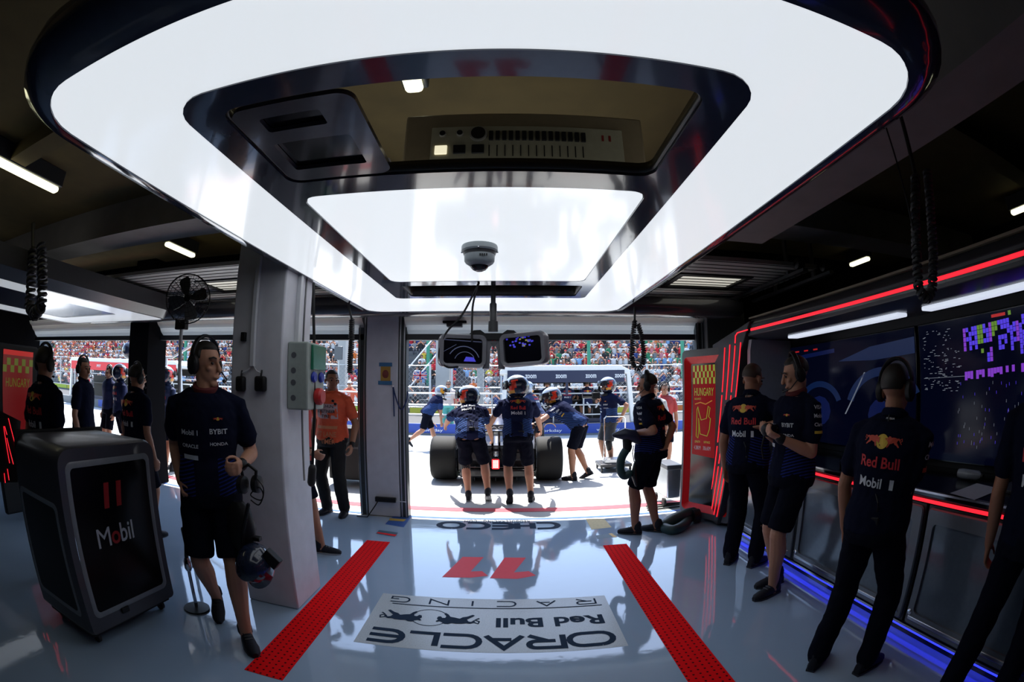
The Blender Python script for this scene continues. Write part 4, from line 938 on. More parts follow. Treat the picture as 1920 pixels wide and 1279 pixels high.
    # ---- head gear
    if gear == 'headset':
        hs = MB().tube([hp_(.098 * math.cos(a), -.008, .03 + .108 * math.sin(a)) for a in [PI * k / 14 for k in range(15)]], .011 * s, 8, flat=1.8, up=hf).obj('headset', M_dark, root)
        for sx in (-1, 1):
            mb = MB()
            mb.loft([[hp_(sx * x, -.008 + .036 * k * math.cos(2 * PI * j / 18), -.005 + .05 * k * math.sin(2 * PI * j / 18)) for j in range(18)] for x, k in ((.074, .9), (.082, 1.), (.1, .98), (.108, .75))])
            mb.obj('ear_cup', M_dark, hs)
        MB().tube([hp_(-.1, .02, -.03), hp_(-.085, .075, -.07), hp_(-.04, .11, -.078), hp_(-.02, .114, -.077)], [.004 * s, .004 * s, .0045 * s, .011 * s], 7).obj('microphone', M_dark, hs)
    if cap:
        cp = MB().ell(hp_(0, -.008, .035), (.084 * s, .103 * s, .098 * s), hT, 24, 14, fn=lambda d: 1 if d.z > .12 else .8).obj('cap', cap, root)
        MB().loft([[hp_(x, y + .004, z + .05 - abs(x) * .15) for x, y in ((-.06, .07), (-.05, .13), (-.02, .16), (.02, .16), (.05, .13), (.06, .07))] for z in (0, .008)]).obj('brim', cap, cp)
    if gear == 'helmet':
        A, Bh, Ch, Dh = helmet_cols or (M_hsh, M_hnv, M_hrd, M_hyl)
        mb = MB(); N, Mr = 30, 20
        rows = []
        for i in range(Mr + 1):
            a = -1.25 + (PI / 2 + 1.25 - .02) * i / Mr
            rows.append([V((math.cos(a) * math.sin(2 * PI * j / N), math.cos(a) * math.cos(2 * PI * j / N), math.sin(a))) for j in range(N)])
        vs = [hp_(d.x * .118, d.y * .145 - .008, d.z * .135 + .02) for r in rows for d in r]; fs = []; ms = []
        for i in range(Mr):
            for j in range(N):
                d = (rows[i][j] + rows[i + 1][(j + 1) % N]) / 2
                if d.y > .42 and -.52 < d.z < .36: continue
                fs.append((i * N + j, i * N + (j + 1) % N, (i + 1) * N + (j + 1) % N, (i + 1) * N + j))
                w = abs(d.x) ; k = 1
                if d.z > .62: k = 0
                if d.y > .2 and d.z > .3: k = 0
                if w > .5 and -.25 < d.y + d.z * .35 < .28 and -.55 < d.z < .5: k = 2
                if k == 2 and d.z < -.25: k = 3
                ms.append(k)
        mb.v = vs; mb.f = [list(q) for q in fs]; mb.m = ms
        he = mb.obj('helmet', [A, Bh, Ch, Dh], root); so2 = he.modifiers.new('thick', 'SOLIDIFY'); so2.thickness = .012; so2.offset = -1
        # visor lifted over the brow
        vr = []
        for k in range(9):
            a = math.radians(-75 + 150 * k / 8); vr.append([hp_(.124 * math.sin(a), .15 * math.cos(a) * r - .004, z) for r, z in ((.97, .1), (1.1, .085), (1.16, .045), (1.14, .015))])
        v_ = MB().loft(vr, cap=False).obj('visor', M_vis, he); q_ = v_.modifiers.new('thick', 'SOLIDIFY'); q_.thickness = .004
        mb = MB()
        for sx in (-1, 1): mb.lathe([(.022 * s, -.006), (.022 * s, .006)], hp_(sx * .12, .02, .05), 'X', 14)
        MB().ell(hp_(.121, .02, .05), (.01 * s, .022 * s, .022 * s), hT).obj('pivot', M_dark, he); MB().ell(hp_(-.121, .02, .05), (.01 * s, .022 * s, .022 * s), hT).obj('pivot', M_dark, he)
        MB().tube([hp_(.09, .05, -.12), hp_(.05, .1, -.13), hp_(-.05, .1, -.13), hp_(-.09, .05, -.12)], .018 * s, 8, flat=1.3, up=hu).obj('chin_bar', M_dark, he)
    if watch is not None:
        S, el, wr = armj[watch]; d = (wr - el).normalized(); w = wr - d * .012
        MB().tube([w - d * .012, w + d * .012], .034 * s, 14).obj('wristwatch', M_dark, root)
    if radio:
        c = P - fS * (.105 * s) + V((0, 0, .03)); fwd = V((0, -1, 0))
        rd = MB().box((-.04, -.02, -.05), (.04, .02, .05), T=Matrix.Translation(c + V((.03, -.03, 0)))).obj('belt_radio', M_dark, root, bevel=.006)
        MB().tube([c + V((.05, -.03, .05)), c + V((.055, -.05, .12)), sh * .4 + P * .6 - fS * .13, nb - fS * .09], .004, 6).obj('radio_cord', M_dark, rd)
    # ---- prints: lettering laid onto the cloth
    if prints:
        bmx = bmesh.new(); bmx.from_mesh(st_.data); bv = BVHTree.FromBMesh(bmx)
        mb = MB()
        for order, (what, fx, fz, hh, ww, mi, ang) in enumerate(prints):
            # what is a word or 'BULLS'; ang: direction on the torso (0 front, 180 back, +-90 sleeves)
            aa = math.radians(ang); n = (fS * math.cos(aa) - rS * math.sin(aa)).normalized()  # outward
            up = (T - n * T.dot(n)).normalized(); rt = up.cross(n).normalized()
            org = P + T * (fz * .32 * H) + rt * (fx * s) + n * .5
            tmp = MB()
            if what == 'BULLS': put_bulls(tmp, ww * s, (0, 0, 0), (1, 0, 0), (0, 1, 0), 0, 1)
            elif what == 'BAR': tmp.add([V((-ww / 2 * s, -hh / 2 * s, 0)), V((ww / 2 * s, -hh / 2 * s, 0)), V((ww / 2 * s, hh / 2 * s, 0)), V((-ww / 2 * s, hh / 2 * s, 0))], [(0, 1, 2, 3)], mi)
            else: put_text(tmp, what, hh * s, (0, 0, 0), (1, 0, 0), (0, 1, 0), ww * s, mi=mi, bold=.02)
            tb_ = bmesh.new(); vv = [tb_.verts.new(v) for v in tmp.v]
            for f_, m_ in zip(tmp.f, tmp.m):
                try: q = tb_.faces.new([vv[i] for i in f_]); q.material_index = m_
                except Exception: pass
            for _ in range(2):
                lg = [e for e in tb_.edges if e.calc_length() > .03]
                if lg: bmesh.ops.subdivide_edges(tb_, edges=lg, cuts=1)
            bmesh.ops.triangulate(tb_, faces=tb_.faces)
            tb_.verts.index_update(); pts = []
            for v in tb_.verts:
                o_ = org + rt * v.co.x + up * v.co.y; hit = bv.ray_cast(o_, -n, 1.2)
                pts.append((hit[0] + n * (.0035 + v.co.z + .0007 * order)) if hit[0] is not None else None)
            off = len(mb.v); mp = {}
            for i, p in enumerate(pts):
                if p is not None: mp[i] = len(mb.v); mb.v.append(p)
            for f_ in tb_.faces:
                ix = [v.index for v in f_.verts]
                if all(i in mp for i in ix): mb.f.append([mp[i] for i in ix]); mb.m.append(f_.material_index)
            tb_.free()
        bmx.free()
        if mb.v: mb.obj('print', PRINTS, st_, smooth=False)
    root['_'] = 0; del root['_']
    return root, dict(armj=armj, hc=hc, hT=hT, P=P, T=T, s=s, legj=legj)
BACK = [('BULLS', 0, .80, .1, .2, 0, 180), ('Red Bull', 0, .62, .055, .23, 2, 180), ('Mobil', -.035, .44, .05, .14, 3, 180), ('1', .09, .44, .05, .022, 3, 180), ('HONDA', 0, .99, .012, .05, 3, 180)]
FRONT = [('BYBIT', .085, .62, .028, .1, 3, 0), ('HONDA', .085, .5, .018, .1, 3, 0), ('Mobil 1', -.085, .6, .028, .1, 3, 0), ('ORACLE', -.085, .47, .02, .1, 3, 0), ('BULLS', .085, .74, .02, .05, 0, 0), ('BAR', -.085, .36, .025, .09, 3, 0)]
def SLV(a): 
    return [('Mobil', 0, .74, .026, .075, 3, a), ('Claro', 0, .64, .024, .07, 3, a), ('BAR', 0, .55, .018, .07, 1, a), ('VISA', 0, .84, .026, .07, 3, a)]
def Hd(px, py, Y=None): return px
# ---- right-hand group inside the garage
def local(pt, at, yaw):
    """world point -> the person's own frame"""
    return Matrix.Rotation(-math.radians(yaw), 3, 'Z') @ (Vector(pt) - Vector((at[0], at[1], 0)))
def lp_(at, yaw, px, py, Y): return local(py_(px, py, Y), at, yaw)
# hose mechanic by the opening, facing left
at, yw = (1.48, 4.72), 52
h1 = lp_(at, yw, 1192, 812, 4.62)
person('person in headset and navy kit holding a blower hose at the garage opening', at, yw, 1.74, lean=4, build=1.12, feet=((-.07, .12, 0, 12, 0), (.1, -.06, 0, -4, 0)), hands=(h1, lp_(at, yw, 1250, 832, 4.62)), poles=((-.5, -1, -.3), (1, -.6, .1)), palm=((.3, 0, -1), None),
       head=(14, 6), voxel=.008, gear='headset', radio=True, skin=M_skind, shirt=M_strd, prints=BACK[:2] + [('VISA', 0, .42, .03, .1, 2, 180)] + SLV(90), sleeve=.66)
# mechanic in long trousers with his back to us
at, yw = (1.97, 3.5), -56
person('person in navy kit and long trousers with back turned, beside the striped column', at, yw, 1.77, lean=5, build=1.06, feet=((-.11, .02, 0, 10, 0), (.13, .06, 0, -12, 0)), hands=(None, lp_(at, yw, 1432, 800, 3.3)), poles=(None, (1, -.6, -.4)),
       head=(-14, 16), voxel=.009, bottom='trousers', hair=M_hairb, skin=M_skind, prints=BACK + [('Mobil', .0, .78, .026, .075, 3, -90), ('Claro', 0, .68, .024, .07, 3, -90)], radio=True, shirt=M_strd)
# man with headset and watch, facing left
at, yw = (2.0, 2.86), 92
person('person in headset and navy shorts with wristwatch, examining a helmet mount, facing the striped column', at, yw, 1.79, lean=-3, build=1.06, feet=((-.03, .07, 0, 12, 0), (.13, -.06, 0, 2, 0)), hands=(lp_(at, yw, 1462, 822, 2.72), lp_(at, yw, 1440, 815, 3.0)), poles=((-.4, -1, -.5), (.5, -1, -.4)), palm=((.4, 0, 1), (-.4, .2, 1)),
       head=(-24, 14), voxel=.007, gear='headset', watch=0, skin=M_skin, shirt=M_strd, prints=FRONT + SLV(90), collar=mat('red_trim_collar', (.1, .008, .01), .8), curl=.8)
# mechanic in trousers with headset, back turned, writing
at, yw = (1.76, 1.66), -68
person('person in headset and long trousers with back turned, writing at the console desk', at, yw, 1.67, lean=3, side=5, build=1.06, feet=((-.16, -.05, 0, 12, 0), (.13, .06, 0, -14, 0)), hands=(None, lp_(at, yw, 1706, 846, 1.62)), poles=((-1, -.5, -.6), (.3, -.9, -.9)),
       head=(-12, 6), voxel=.007, gear='headset', bottom='trousers', skin=M_skind, hair=M_hair, prints=BACK + [('Mobil', 0, .8, .026, .08, 3, -90), ('Claro', 0, .69, .026, .08, 3, -90), ('BAR', 0, .58, .022, .09, 0, -90)], shirt=M_navy, radio=True)
at, yw = (2.06, .78), -74
person('person in navy kit cut off by the right edge of the picture', at, yw, 1.74, lean=2, feet=((-.2, -.0, 0, 10, 0), (.14, .05, 0, -10, 0)), head=(-20, 4), voxel=.009, gear='headset', bottom='trousers', skin=M_skind, prints=BACK, shirt=M_navy)
# object held by the two talking men: a dark camera-like helmet mount
hm = thing('helmet_mount', 'dark camera housing held between the two talking mechanics', 'camera housing', tuple(py_(1440, 806, 2.88)))
MB().ell((0, 0, 0), (.055, .06, .05), seg=14, rings=9).obj('housing', M_dark, hm); MB().lathe([(.03, .04), (.034, .05), (.034, .075), (.026, .08)], (0, 0, 0), 'X', 16).obj('lens', M_blackgloss, hm)
MB().tube([(-.03, 0, -.04), (-.05, 0, -.12), (-.02, .02, -.2)], .008, 6).obj('cord', M_dark, hm)
# ---- walking man on the left
at, yw = (-1.74, 2.32), -150
hL = local((-1.47, 2.2, .93), at, yw)
w, wi = person('person in headset and navy shorts walking past the white pillar with gear in one hand', at, yw, 1.84, lean=3, feet=((-.1, .2, 0, 12, 0), (.1, -.2, .03, 0, 24)), hands=(lp_(at, yw, 452, 872, 2.26), lp_(at, yw, 340, 905, 2.2)), poles=((-.3, -1, -.3), (.3, -1, -.3)),
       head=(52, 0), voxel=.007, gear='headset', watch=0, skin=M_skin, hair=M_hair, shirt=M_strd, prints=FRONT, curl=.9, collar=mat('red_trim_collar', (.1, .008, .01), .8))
g = py_(468, 905, 2.24)
hh_ = thing('headset', 'black headset with cords carried in the walking mechanic hand', 'headset', tuple(g))
for sx in (-1, 1): MB().lathe([(.03, -.025), (.05, -.015), (.05, .015), (.03, .025)], (sx * .03, .03 * sx, -.01), 'X', 18).obj('ear_cup', M_dark, hh_)
MB().tube([(-.04, 0, .0), (-.05, 0, .07), (0, 0, .1), (.05, 0, .07), (.04, 0, 0)], .01, 8).obj('band', M_dark, hh_)
cable([(.05, 0, .03), (.09, .0, -.02), (.07, 0, -.09), (.0, 0, -.07), (.06, 0, -.02), (.085, 0, -.06), (.05, 0, -.12), (.0, 0, -.1)], .004, 'cord', M_dark, hh_)
g = py_(462, 985, 2.2)
kb = thing('helmet', 'dark helmet hanging by its strap below the carried headset', 'helmet', tuple(py_(478, 1062, 2.18)))
def fh(d): return .72 if (d.y < -.45 and -.5 < d.z < .4) else 1
MB().ell((0, 0, 0), (.115, .14, .125), seg=26, rings=16, fn=fh, T=Matrix.Rotation(.9, 3, 'X')).obj('shell', M_hnv, kb)
MB().tube([(-.09, .02, .05), (-.06, .02, .2), (-.02, .01, .3), (.0, .01, .36)], .012, 8).obj('strap', M_dark, kb)
MB().box((.0, -.03, .1), (.1, .02, .17), T=Matrix.Rotation(.7, 4, 'Y')).obj('visor_plate', M_dark, kb, bevel=.005)
bgm = thing('gear_bag', 'dark limp bag hanging between the carried headset and helmet', 'bag', tuple(py_(452, 990, 2.26)))
MB().loft([[Vector((a * math.cos(q), b_ * math.sin(q), z)) for q in [2 * PI * j / 14 for j in range(14)]] for z, a, b_ in ((.16, .03, .03), (.12, .075, .05), (0, .1, .07), (-.1, .085, .06), (-.16, .04, .03))]).obj('sack', M_dark, bgm)
MB().box((.02, -.02, -.06), (.13, .02, -.035)).obj('buckle', M_dark, bgm, bevel=.004)
# ---- marshal in the orange bib, and the leg behind the pillar
M_bib = mat('orange_bib_cloth', (.72, .1, .035), .75, var=.15)
BIB = [('BAR', 0.01, .6, .17, .27, 3, 0), ('0025 HUN', 0, .7, .036, .2, 4, 0), ('SCRUTINEER', 0, .6, .036, .24, 4, 0), ('TYRE', 0, .5, .032, .11, 4, 0), ('BAR', 0, .27, .035, .27, 1, 0), ('PIT LANE', 0, .13, .06, .26, 1, 0), ('TIMER', .03, -.02, .055, .18, 1, 0)]
PR0 = PRINTS; PRINTS = [L_org, mat('bib_pale', (.6, .22, .1), .7), L_red, mat('bib_white', (.5, .36, .36), .7), L_blk]
at, yw = (-2.1, 5.4), 172
person('person in orange marshal bib standing between the white pillars, looking sideways', at, yw, 1.79, feet=((-.14, .02, 0, 12, 0), (.1, .03, 0, -10, 0)), hands=(lp_(at, yw, 660, 835, 5.22), None), poles=((-.6, -1, -.2), None),
       head=(48, 4), voxel=.009, shirt=M_bib, bottom='trousers', bmat=mat('black_trousers', (.004, .004, .005), .8), skin=M_skind, hair=M_hair, prints=BIB, watch=0, build=1.12, hemz=-.3, collar=M_orange, sleeve=.6)
PRINTS = PR0
mk = thing('sunglasses', 'dark sunglasses hanging from the marshal bib collar', 'sunglasses', tuple(py_(627, 752, 5.2)))
MB().ell((-.02, 0, 0), (.02, .006, .016), seg=10, rings=7).obj('lens', M_blackgloss, mk); MB().ell((.01, 0, -.035), (.02, .006, .016), seg=10, rings=7).obj('lens', M_blackgloss, mk); MB().tube([(-.02, .002, 0), (-.005, -.004, -.018), (.01, .002, -.035)], .003, 5).obj('bridge', M_dark, mk)
at, yw = (-1.95, 4.05), -75
person('person in red shirt and dark shorts mostly hidden behind the white pillar', at, yw, 1.74, lean=0, feet=((.1, .02, 0, 5, 0), (.12, .2, 0, -8, 0)), hands=(lp_(at, yw, 578, 862, 3.75), lp_(at, yw, 585, 850, 3.95)), head=(0, 10), voxel=.01, shirt=mat('red_shirt', (.35, .02, .015), .8), skin=M_skind, sole=M_solew, hair=M_hair)
# ---- group on the far left (mostly in shadow)
def at_head(px, py, H): 
    d = ray(px, py); k = (H - 1.6) / d.z; p = EYE + d * k; return (p.x, p.y)
LG = [('person with headphones seen from behind, nearest of the dark group at far left', tuple(px_(84, 690, -3.5).xy), 5, px_(84, 644, -3.5).z, 'headset', 0, M_navy),
      ('person with dark hair at the left edge behind the equipment cart', (-5.3, 2.9), -10, 1.72, None, 20, M_navy),
      ('person in cap and headset beside the far left group, in profile', (-4.9, 3.7), -60, 1.78, 'headset', -20, M_navy),
      ('person with headset in front of the dark bay column, seen from behind', (-3.55, 3.45), -12, 1.72, 'headset', -5, M_navy),
      ]
for lab, p, yw, H, gr, hy, sm in LG:
    person(lab, p, yw, H, head=(hy, 3), voxel=.012, gear=gr, skin=M_skind, prints=BACK if gr else (), shirt=sm)
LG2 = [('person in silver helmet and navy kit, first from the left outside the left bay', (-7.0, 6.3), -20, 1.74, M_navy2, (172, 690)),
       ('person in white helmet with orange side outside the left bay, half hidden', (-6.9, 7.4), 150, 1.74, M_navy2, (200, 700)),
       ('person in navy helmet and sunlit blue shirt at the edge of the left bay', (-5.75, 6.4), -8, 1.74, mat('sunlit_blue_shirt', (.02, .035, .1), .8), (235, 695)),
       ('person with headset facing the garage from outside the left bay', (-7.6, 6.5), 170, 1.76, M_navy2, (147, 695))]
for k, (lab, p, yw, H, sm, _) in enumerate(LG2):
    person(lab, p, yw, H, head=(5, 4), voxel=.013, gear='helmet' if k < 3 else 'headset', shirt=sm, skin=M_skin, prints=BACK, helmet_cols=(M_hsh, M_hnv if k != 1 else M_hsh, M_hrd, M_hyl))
# ------------------------------------------------------------------ the racing car, seen from behind
CX, CY = -.185, 8.0    # rear axle
car = thing('racing_car', 'open wheel racing car seen from behind with a lit red rear lamp', 'race car', (CX, CY, 0))
M_carb = mat('carbon_black', (.008, .008, .01), .3, coat=.3); M_body = mat('car_navy', (.01, .015, .045), .5, coat=.1); M_tyre = mat('tyre_rubber', (.012, .012, .012), .75, spec=.3); M_pale = mat('car_pale', (.55, .4, .36), .4)
def wheel(x0, x1, y, r, nm='wheel'):
    w = MB().lathe([(r * .62, x0 + .03), (r * .9, x0 + .0), (r * .97, x0 + .02), (r, x0 + .06), (r * 1.004, (x0 + x1) / 2), (r, x1 - .06), (r * .97, x1 - .02), (r * .9, x1), (r * .62, x1 - .03)], (0, y, r), 'X', 56).obj(nm, M_tyre, car)
    MB().lathe([(.03, x0 + .05), (r * .6, x0 + .025), (r * .63, x0 + .02), (r * .63, x1 - .02), (r * .6, x1 - .025), (.03, x1 - .05)], (0, y, r), 'X', 40).obj('rim', M_carb, w)
    mb = MB(); mb.lathe([(r * .8, x1 + .0005), (r * .82, x1 + .0015)], (0, y, r), 'X', 40, cap=False); mb.lathe([(r * .8, x0 - .0005), (r * .82, x0 - .0015)], (0, y, r), 'X', 40, cap=False); mb.obj('tyre_band', mat('green_band', (.02, .25, .05), .6), w)
for a, c in ((-1.09, -.66), (.66, 1.09)): wheel(a, c, 0, .37)
for a, c in ((-1.06, -.76), (.76, 1.06)): wheel(a, c, 3.6, .36)
# body
secs = [(-.3, .05, .22, .38), (0, .14, .18, .52), (.6, .24, .16, .7), (1.2, .34, .12, .86), (1.75, .38, .12, .98), (2.1, .36, .12, .8), (2.7, .3, .14, .66), (3.6, .2, .2, .55), (4.5, .1, .26, .42)]
mb = MB(); mb.loft([[Vector((w * math.cos(q) * (1 if math.sin(q) < .3 else .62), y, (z0 + z1) / 2 + (z1 - z0) / 2 * math.sin(q))) for q in [2 * PI * j / 20 for j in range(20)]] for y, w, z0, z1 in secs]); mb.obj('engine_cover', M_body, car)
mb = MB(); mb.loft([[Vector((x, y, z)) for x, z in rrect(-w, w, .12, h, .06)] for y, w, h in ((.15, .42, .3), (.7, .62, .44), (1.4, .74, .56), (1.9, .72, .6), (2.2, .6, .58))]); mb.obj('sidepod', M_body, car)
MB().ell((0, 1.85, .93), (.13, .2, .15), seg=16).obj('airbox', M_pale, car)
MB().box((-.75, .3, .03), (.75, 3.2, .08)).obj('floor_plate', M_carb, car, bevel=.01)
MB().tube([(-.3, 2.1, .68), (-.28, 2.5, .86), (0, 2.75, .92), (.28, 2.5, .86), (.3, 2.1, .68)], .032, 10).obj('halo', M_carb, car)
MB().ell((0, 2.35, .78), (.12, .14, .13), seg=16).obj('driver_helmet', mat('driver_helmet_white', (.5, .42, .42), .25), car)
MB().box((-.5, -.12, .2), (.5, .5, .6)).obj('rear_bodywork', M_carb, car, bevel=.06)
MB().box((-.58, -.5, .12), (.58, -.1, .26)).obj('diffuser_deck', M_carb, car, bevel=.03)
# rear structure
mb = MB(); mb.loft([[Vector((w * math.cos(q), y, z + h * math.sin(q))) for q in [2 * PI * j / 16 for j in range(16)]] for y, w, z, h in ((-.62, .05, .36, .07), (-.4, .07, .37, .09), (0, .12, .38, .13))]); mb.obj('crash_structure', M_carb, car)
rl = MB().box((-.062, -.655, .29), (.062, -.62, .46)).obj('rear_light', M_dark, car, bevel=.014, seg=3)
M_lamp = mat('rear_lamp_red', (.5, .01, .01), .3, emit=(1, .02, .03), es=2.2); M_lampw = mat('rear_lamp_cell', (.8, .3, .3), .3, emit=(1, .42, .4), es=2.6)
out_, in_ = rrect(-.058, .058, .295, .455, .02), rrect(-.05, .05, .303, .447, .016)
mb = MB(); mb.loft([[Vector((x, -.657, z)) for x, z in out_], [Vector((x, -.66, z)) for x, z in in_]], cap=False); mb.obj('lamp_frame', M_lamp, rl)
for i in range(4):
    for j in range(5): MB().box((-.042 + i * .022, -.663, .313 + j * .026), (-.024 + i * .022, -.656, .333 + j * .026)).obj('lamp_cell', M_lampw, rl, smooth=False)
mb = MB()
for k in range(7): mb.box((-.52 + k * .17, -.45, .06), (-.51 + k * .17, .4, .27))
mb.loft([[Vector((x, y, z)) for x in (-.56, .56) for z in ()] or [Vector((-.56, y, z)), Vector((.56, y, z)), Vector((.56, y, z + .012)), Vector((-.56, y, z + .012))] for y, z in ((.4, .05), (0, .14), (-.45, .28))]); mb.obj('diffuser', M_carb, car, smooth=False)
def wing(nm, y, z, half, chord, rise, m):
    prof = [(0, 0), (chord * .3, .012 + rise * .2), (chord, rise), (chord * .96, rise + .012), (chord * .3, .03 + rise * .2), (.0, .02)]
    mb = MB(); mb.loft([[Vector((x, y - c, z + zz)) for c, zz in prof] for x in (-half, -half * .4, half * .4, half)]); return mb.obj(nm, m, car)
rw = wing('rear_wing', -.28, .78, .6, .3, .1, M_carb); wing('wing_flap', -.42, .9, .6, .2, .08, M_carb); wing('beam_wing', -.3, .5, .5, .16, .05, M_carb); wing('beam_wing', -.36, .58, .48, .14, .06, M_carb)
for sx in (-1, 1):
    MB().prism([(-.7, .72), (-.62, .98), (-.15, .98), (-.05, .78), (-.2, .62), (-.55, .6)], -.008, .008, Matrix(((0, 0, 1, sx * .61), (1, 0, 0, 0), (0, 1, 0, 0), (0, 0, 0, 1)))).obj('endplate', M_carb, car, smooth=False)
    for a, bq in (((.1, -.1, .5), (.72, 0, .5)), ((.1, .25, .46), (.72, .05, .48)), ((.1, -.15, .27), (.72, 0, .2)), ((.12, .3, .25), (.72, .02, .2)), ((.1, -.05, .38), (.7, -.02, .36))):
        MB().tube([(sx * a[0], a[1], a[2]), (sx * bq[0], bq[1], bq[2])], .016, 8, flat=.5).obj('suspension_arm', M_carb, car)
    MB().box((sx * .56, -.16, .16), (sx * .66, .18, .56)).obj('brake_duct', M_carb, car, bevel=.03)
    MB().tube([(sx * .06, -.3, .42), (sx * .055, -.42, .66), (sx * .05, -.44, .84)], .018, 8, flat=.4).obj('wing_pillar', M_carb, car)
    MB().lathe([(.035, -.66), (.04, -.3)], (sx * .16, 0, .33), 'Y', 14).obj('exhaust', M_carb, car)
    mir = MB().ell((sx * .62, 2.6, .68), (.1, .03, .04), seg=12).obj('mirror', M_body, car)
mb = MB(); put_text(mb, 'ORACLE', .05, (0, -.61, .95), (1, 0, 0), (0, -.35, 1), .6); mb.obj('wing_lettering', L_wht, car, smooth=False)
wing('front_wing', 5.0, .12, .95, .35, .08, M_body); MB().tube([(0, 4.3, .36), (0, 4.9, .2)], .09, 12, flat=.6).obj('nose', M_body, car)
# ------------------------------------------------------------------ mechanics pushing the car
HB = [('BULLS', 0, .84, .1, .19, 1, 180), ('Red Bull', 0, .68, .05, .2, 2, 180), ('Mobil 1', 0, .55, .045, .19, 3, 180)]
at, yw = (-.47, 6.5), 2
person('person in helmet and striped navy shirt pushing the left side of the race car', at, yw, 1.74, lean=44, side=-6, build=1.1, pelvis=(-.03, -.12, .9), feet=((-.07, -.04, 0, 0, 0), (.2, -.1, .0, -6, 30)), hands=(local((-1.02, 7.35, .9), at, yw), lp_(at, yw, 928, 842, 7.2)), poles=((-1, -.3, .5), (.8, -.6, -.4)),
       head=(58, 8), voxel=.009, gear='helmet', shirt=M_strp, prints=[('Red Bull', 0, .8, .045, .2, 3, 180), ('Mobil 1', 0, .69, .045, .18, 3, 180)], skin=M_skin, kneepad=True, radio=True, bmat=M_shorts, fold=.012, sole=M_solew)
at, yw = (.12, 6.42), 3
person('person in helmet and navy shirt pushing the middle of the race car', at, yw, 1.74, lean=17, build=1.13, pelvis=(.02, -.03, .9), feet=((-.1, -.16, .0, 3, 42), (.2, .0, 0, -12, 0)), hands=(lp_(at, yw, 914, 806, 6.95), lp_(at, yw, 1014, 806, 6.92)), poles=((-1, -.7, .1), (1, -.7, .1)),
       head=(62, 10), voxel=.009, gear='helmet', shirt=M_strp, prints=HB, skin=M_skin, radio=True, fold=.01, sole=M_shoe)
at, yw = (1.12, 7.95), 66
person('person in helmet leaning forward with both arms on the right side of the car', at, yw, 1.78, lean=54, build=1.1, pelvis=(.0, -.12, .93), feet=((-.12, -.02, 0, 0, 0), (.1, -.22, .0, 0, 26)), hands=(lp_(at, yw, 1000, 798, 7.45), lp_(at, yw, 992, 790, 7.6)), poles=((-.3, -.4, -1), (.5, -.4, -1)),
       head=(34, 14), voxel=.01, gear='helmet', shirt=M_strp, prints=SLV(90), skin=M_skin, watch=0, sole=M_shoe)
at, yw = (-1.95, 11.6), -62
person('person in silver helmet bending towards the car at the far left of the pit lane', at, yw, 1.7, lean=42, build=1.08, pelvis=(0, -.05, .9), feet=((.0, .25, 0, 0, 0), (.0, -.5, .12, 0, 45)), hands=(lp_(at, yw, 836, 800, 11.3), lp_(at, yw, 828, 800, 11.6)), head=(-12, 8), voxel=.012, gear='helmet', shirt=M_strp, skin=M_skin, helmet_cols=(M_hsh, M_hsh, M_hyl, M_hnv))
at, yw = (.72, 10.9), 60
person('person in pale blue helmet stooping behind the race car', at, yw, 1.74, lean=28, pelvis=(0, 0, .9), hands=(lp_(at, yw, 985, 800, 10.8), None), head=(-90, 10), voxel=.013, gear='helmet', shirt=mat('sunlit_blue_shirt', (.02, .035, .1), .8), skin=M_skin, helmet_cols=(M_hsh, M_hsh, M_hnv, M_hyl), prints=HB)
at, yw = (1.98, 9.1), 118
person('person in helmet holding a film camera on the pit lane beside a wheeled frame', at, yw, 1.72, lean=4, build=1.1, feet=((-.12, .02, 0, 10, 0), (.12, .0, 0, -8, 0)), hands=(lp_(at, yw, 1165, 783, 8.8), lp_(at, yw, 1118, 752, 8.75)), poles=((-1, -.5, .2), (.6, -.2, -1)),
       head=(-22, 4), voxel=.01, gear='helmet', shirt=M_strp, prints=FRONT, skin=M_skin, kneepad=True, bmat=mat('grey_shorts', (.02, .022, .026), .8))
vc = thing('film_camera', 'black film camera held up beside the helmeted cameraman', 'camera', tuple(py_(1116, 742, 8.72)))
MB().box((-.06, -.09, -.06), (.08, .1, .06)).obj('body', M_dark, vc, bevel=.01); MB().lathe([(.045, -.07), (.05, -.2), (.055, -.24), (.045, -.245)], (0, 0, 0), 'X', 18).obj('lens', M_blackgloss, vc); MB().tube([(-.05, 0, .06), (0, 0, .12), (.07, 0, .07)], .012, 8).obj('top_handle', M_greyd, vc); MB().lathe([(.04, -.14), (.05, -.1), (.05, -.07)], (.02, 0, .0), 'Z', 14).obj('battery', M_dark, vc)
# wheeled frame of the cameraman
tr = thing('wheeled_frame', 'chrome tubular wheeled frame in front of the cameraman', 'trolley', (1.98, 8.62, 0))
MB().tube([(-.2, 0, .14), (-.2, 0, .98), (-.16, 0, 1.02), (.16, 0, 1.02), (.2, 0, .98), (.2, 0, .14)], .014, 8).obj('handle_frame', M_chrome, tr)
MB().box((-.3, -.2, .09), (.3, .35, .15)).obj('deck', M_greyd, tr, bevel=.01); MB().box((-.2, -.1, .15), (.2, .2, .23)).obj('equipment_box', M_alu, tr, bevel=.01)
for x in (-.27, .27):
    for y in (-.16, .3): MB().lathe([(.02, -.015), (.05, -.012), (.05, .012), (.02, .015)], (x, y, .05), 'X', 14).obj('wheel', M_rubber, tr)
